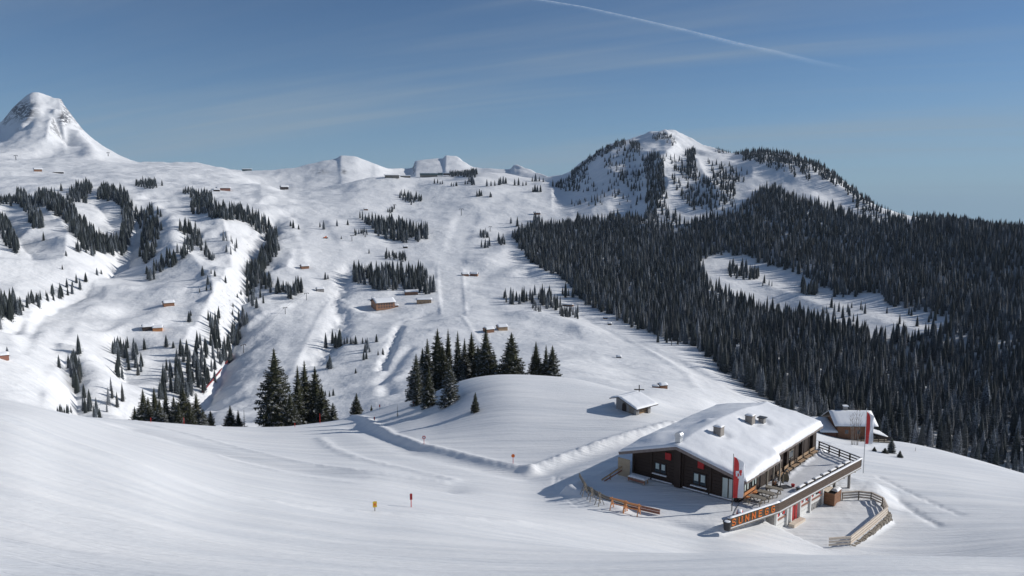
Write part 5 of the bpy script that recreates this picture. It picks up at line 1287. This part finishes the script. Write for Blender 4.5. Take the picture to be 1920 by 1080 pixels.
scatter([(1245,285),(1300,320),(1330,345),(1330,360),(1300,352),(1262,320)], 13, 8, 13, LS, rmax=1900); scatter([(1288,285),(1302,285),(1308,345),(1290,330)], 7, 9, 14, LS, rmax=1900)
scatter([(1320,300),(1400,320),(1395,345),(1340,335)], 16, 8, 13, LS, rmax=1900); scatter([(1330,335),(1375,340),(1380,390),(1350,400),(1320,370)], 11, 9, 14, LS, rmax=1900)
scatter([(1252,330),(1330,368),(1350,400),(1300,400),(1262,352)], 11, 9, 14, LS, rmax=1900); scatter([(1240,390),(1290,420),(1285,440),(1250,430)], 11, 9, 14, LS, rmax=1900)
scatter([(1130,300),(1195,268),(1210,300),(1200,400),(1150,380)], 22, 7, 12, LS, rmax=1900); scatter([(1180,268),(1200,270),(1198,292),(1182,285)], 8, 7, 10, LS, rmax=1900)
scatter([(1158,330),(1180,325),(1178,345),(1160,345)], 8, 9, 13, LS, rmax=1900); scatter([(1188,330),(1206,330),(1204,360),(1186,358)], 8, 9, 13, LS, rmax=1900)
spine([(1074,328),(1100,306),(1125,290),(1150,276),(1168,270)], 4, 8, 6, 9, LS, rmax=1900, tol=.02); scatter([(1040,345),(1100,320),(1110,345),(1060,362)], 16, 7, 11, LS, rmax=1900)
scatter([(1062,380),(1135,370),(1130,386),(1068,388)], 20, 8, 12, LS, rmax=1900); scatter([(1080,350),(1160,350),(1150,366),(1085,362)], 22, 7, 11, LS, rmax=1900)
LR = 'dark spruce along the crest of the right-hand ridge'
spine([(1345,283),(1375,284),(1395,284)], 4, 7, 6, 9, LR, rmax=1900, tol=.02)
scatter([(1390,288),(1430,284),(1480,290),(1540,312),(1600,358),(1655,398),(1695,410),(1690,416),(1640,408),(1604,398),(1592,366),(1545,340),(1525,325),(1500,318),(1478,306),(1455,322),(1425,308),(1395,300)], 6.5, 9, 14, LR, rmax=1900, tol=.04)
spine([(1478,310),(1492,332)], 3, 6, 8, 11, LR); spine([(1500,312),(1516,338)], 4, 6, 8, 11, LR); spine([(1458,300),(1470,318)], 4, 7, 8, 11, LR)
spine([(1725,407),(1745,408)], 4, 7, 9, 13, LR, tol=.03, rmax=1900); spine([(1750,416),(1800,422),(1870,431),(1980,443)], 5, 6.5, 9, 14, LR, tol=.04, rmax=1900)
LK = 'spruce standing in the snowy clearing within the big forest'
scatter([(1362,508),(1378,500),(1420,512),(1420,530),(1368,520)], 7, 12, 17, LK); scatter([(1424,525),(1450,530),(1448,540),(1428,538)], 8, 9, 13, LK)
scatter([(1500,540),(1532,535),(1534,556),(1502,552)], 6.5, 14, 19, LK); scatter([(1555,545),(1625,548),(1628,560),(1560,556)], 8, 13, 18, LK)
scatter([(1530,570),(1720,590),(1720,615),(1540,598)], 20, 8, 16, LK, frost=.4)
scatter([(1700,570),(1785,592),(1760,606),(1700,600)], 13, 10, 16, LK); scatter([(1225,640),(1325,640),(1320,662),(1290,650)], 10, 9, 14, LH)
# the 300 that show largest stand as single trees, the rest is one wood
szs = np.array([t[2]*FOC/math.hypot(t[0], t[1]) for t in ALL])
vis_ok = []
for k, t in enumerate(ALL):      # hidden ones (top under the sight line) do not count as shown large
    az = math.atan2(t[0], t[1]); i = int(np.clip(np.interp(az, AZ, np.arange(NA)), 0, NA-1)); j = int(np.searchsorted(RR, math.hypot(t[0], t[1])))-1
    topS = (float(Z[i, j])+t[2]*.6)/RR[j]; vis_ok.append(topS > run[i, max(j-2, 0)])
    uu, vv = proj(t[0], t[1], float(Z[i, j])+t[2])
    if (1150 < uu < 1560 and vv > 790) or uu > 1930 or uu < -5: vis_ok[-1] = False
order = np.argsort(-(szs*np.array(vis_ok)))
single = set(order[:max(0, 298-n_ind)].tolist())
for k in sorted(single):
    t = ALL[k]; grp = t[3]; lab = t[3]
    if lab == LX:
        uu = float(proj(t[0], t[1], float(hgt(t[0], t[1])))[0])
        where = ('at the left fringe of the big forest, left of the restaurant roof' if uu < 1440 else 'behind the restaurant roof at the foot of the big forest' if uu < 1540 else 'behind the brown chalet at the foot of the big forest' if uu < 1650
                 else 'of the big forest, just right of the brown chalet' if uu < 1740 else 'of the big forest above the bare slope on the right' if uu < 1840 else 'of the big forest near the right edge of the view')
        lab = ('frosted grey spruce ' if t[4] == 'frost' else 'dark spruce ')+where; grp = 'spruces of the big forest'
    t = (t[0], t[1], t[2], lab, t[4], t[5])
    tree(t[0], t[1], t[2], t[3], grp, t[4], t[5], parts=szs[k] > 30)
rest_ = [k for k in range(len(ALL)) if k not in single]
print('trees', len(ALL), 'single', len(single), 'hero', n_ind, 'main', nM, 'min single px', min(szs[k] for k in single) if single else 0)
vc = bpy.data.collections.new('spruce_kinds')
for i, m in enumerate(mid_v+frost_v): o = bpy.data.objects.new('spruce_kind_%d' % i, m); vc.objects.link(o)
n = len(rest_); T = [ALL[k] for k in rest_]
xy = np.array([(t[0], t[1]) for t in T]); zz = hgt(xy[:, 0], xy[:, 1])-.3
fm = bpy.data.meshes.new('spruce_forest'); fm.vertices.add(n); fm.vertices.foreach_set('co', np.column_stack([xy, zz]).astype(np.float32).ravel())
a = fm.attributes.new('tsc', 'FLOAT_VECTOR', 'POINT'); sc = np.array([(t[2]/14*t[5], t[2]/14*t[5], t[2]/14) for t in T]); a.data.foreach_set('vector', sc.astype(np.float32).ravel())
a = fm.attributes.new('tid', 'INT', 'POINT'); a.data.foreach_set('value', np.array([rnd.randrange(4) if t[4] == 'mid' else 4+rnd.randrange(2) for t in T], dtype=np.int32))
a = fm.attributes.new('trot', 'FLOAT_VECTOR', 'POINT'); a.data.foreach_set('vector', np.column_stack([np.zeros(n), np.zeros(n), rs_.uniform(0, 6.28, n)]).astype(np.float32).ravel())
fm.update()
fo = bpy.data.objects.new('spruce_forest', fm); COL.objects.link(fo)
tag(fo, 'dense dark spruce forest covering the right-hand mountain and the far slopes', 'forest', None, 'stuff')
ng = bpy.data.node_groups.new('plant_trees', 'GeometryNodeTree')
ng.interface.new_socket('Geometry', in_out='INPUT', socket_type='NodeSocketGeometry'); ng.interface.new_socket('Geometry', in_out='OUTPUT', socket_type='NodeSocketGeometry')
gi = ng.nodes.new('NodeGroupInput'); go = ng.nodes.new('NodeGroupOutput'); ip = ng.nodes.new('GeometryNodeInstanceOnPoints'); ci = ng.nodes.new('GeometryNodeCollectionInfo')
ci.inputs['Collection'].default_value = vc; ci.inputs['Separate Children'].default_value = True; ci.inputs['Reset Children'].default_value = True
def na(nm, ty): q = ng.nodes.new('GeometryNodeInputNamedAttribute'); q.data_type = ty; q.inputs['Name'].default_value = nm; return q.outputs['Attribute']
ng.links.new(gi.outputs[0], ip.inputs['Points']); ng.links.new(ci.outputs[0], ip.inputs['Instance']); ip.inputs['Pick Instance'].default_value = True
ng.links.new(na('tid', 'INT'), ip.inputs['Instance Index']); ng.links.new(na('tsc', 'FLOAT_VECTOR'), ip.inputs['Scale']); ng.links.new(na('trot', 'FLOAT_VECTOR'), ip.inputs['Rotation'])
ng.links.new(ip.outputs[0], go.inputs[0])
md = fo.modifiers.new('trees', 'NODES'); md.node_group = ng

# ------------------------------------------------------------------ contrail high above
m, t, b = newmat('vapour'); t.nodes.remove(b); out = t.nodes['Material Output']
df = t.nodes.new('ShaderNodeBsdfDiffuse'); df.inputs['Color'].default_value = (.9, .9, .9, 1); tr = t.nodes.new('ShaderNodeBsdfTransparent'); mxs = t.nodes.new('ShaderNodeMixShader')
ts_ = t.nodes.new('ShaderNodeBsdfTranslucent'); ts_.inputs['Color'].default_value = (.9, .9, .9, 1); ad = t.nodes.new('ShaderNodeAddShader'); t.links.new(df.outputs[0], ad.inputs[0]); t.links.new(ts_.outputs[0], ad.inputs[1])
at_ = t.nodes.new('ShaderNodeAttribute'); at_.attribute_name = 'dens'
nz = noise(t, .012, 6, coords(t), .65)
al = mth(t, 'MULTIPLY', at_.outputs['Fac'], mrange(t, nz, .30, .72, .35, 1.0), clamp=True)
t.links.new(al, mxs.inputs[0]); t.links.new(tr.outputs[0], mxs.inputs[1]); t.links.new(ad.outputs[0], mxs.inputs[2]); t.links.new(mxs.outputs[0], out.inputs['Surface'])
ALT = 3000.0; path = []
for u, v in ((900,-16),(990,-1),(1090,15),(1190,37),(1290,60),(1380,83),(1450,98),(1520,116),(1590,130),(1660,141)):
    q = ray(u, v); path.append(Vector(q*(ALT/q[2])))
P_ = []
for a_, b_ in zip(path[:-1], path[1:]):
    for k in range(8): P_.append(a_.lerp(b_, k/8))
mb = MB(); dens = []; K = 9
for i, p in enumerate(P_):
    f = i/(len(P_)-1); d = (P_[min(i+1, len(P_)-1)]-P_[max(i-1, 0)]).normalized(); side = d.cross(Vector((0, 0, 1))).normalized(); wd = (34+90*f)*(1+.25*float(gn(i*.35, 1.2, 4)))*p.length/10500
    for k in range(K):
        s = -1+2*k/(K-1); mb.v.append(p+side*s*wd+Vector((0, 0, 30*(1-s*s)))); 
        dens.append(max(0, (1-s*s))**1.4*(.27*(1-sst(.55, 1.0, f))+.0)*(.7+.3*float(sst(0, .1, f)))*(1.0 if f > .02 else .6))
for i in range(len(P_)-1):
    for k in range(K-1): mb.f.append((i*K+k, (i+1)*K+k, (i+1)*K+k+1, i*K+k+1))
co_ = mb.build('contrail', 'vapour', smooth=True); a = co_.data.attributes.new('dens', 'FLOAT', 'POINT'); a.data.foreach_set('value', np.array(dens, dtype=np.float32))
tag(co_, 'thin white aircraft contrail fading across the blue sky', 'contrail', None, 'stuff')

# ------------------------------------------------------------------ mountain air
HAZE = 0.00004
if HAZE:
    m = bpy.data.materials.new('mountain_air'); m.use_nodes = True; t = m.node_tree; t.nodes.clear()
    o_ = t.nodes.new('ShaderNodeOutputMaterial'); pv = t.nodes.new('ShaderNodeVolumePrincipled'); pv.inputs['Color'].default_value = (.62, .78, 1.0, 1)
    pv.inputs['Density'].default_value = HAZE; pv.inputs['Anisotropy'].default_value = .0; t.links.new(pv.outputs[0], o_.inputs['Volume'])
    MAT['air'] = m; hz = MB().box(-7200, -7000, float(Z.min())-2, 7200, 7000, float(Z.max())+40).build('haze', 'air'); tag(hz, 'thin blue mountain air over the whole valley', 'haze', None, 'stuff')
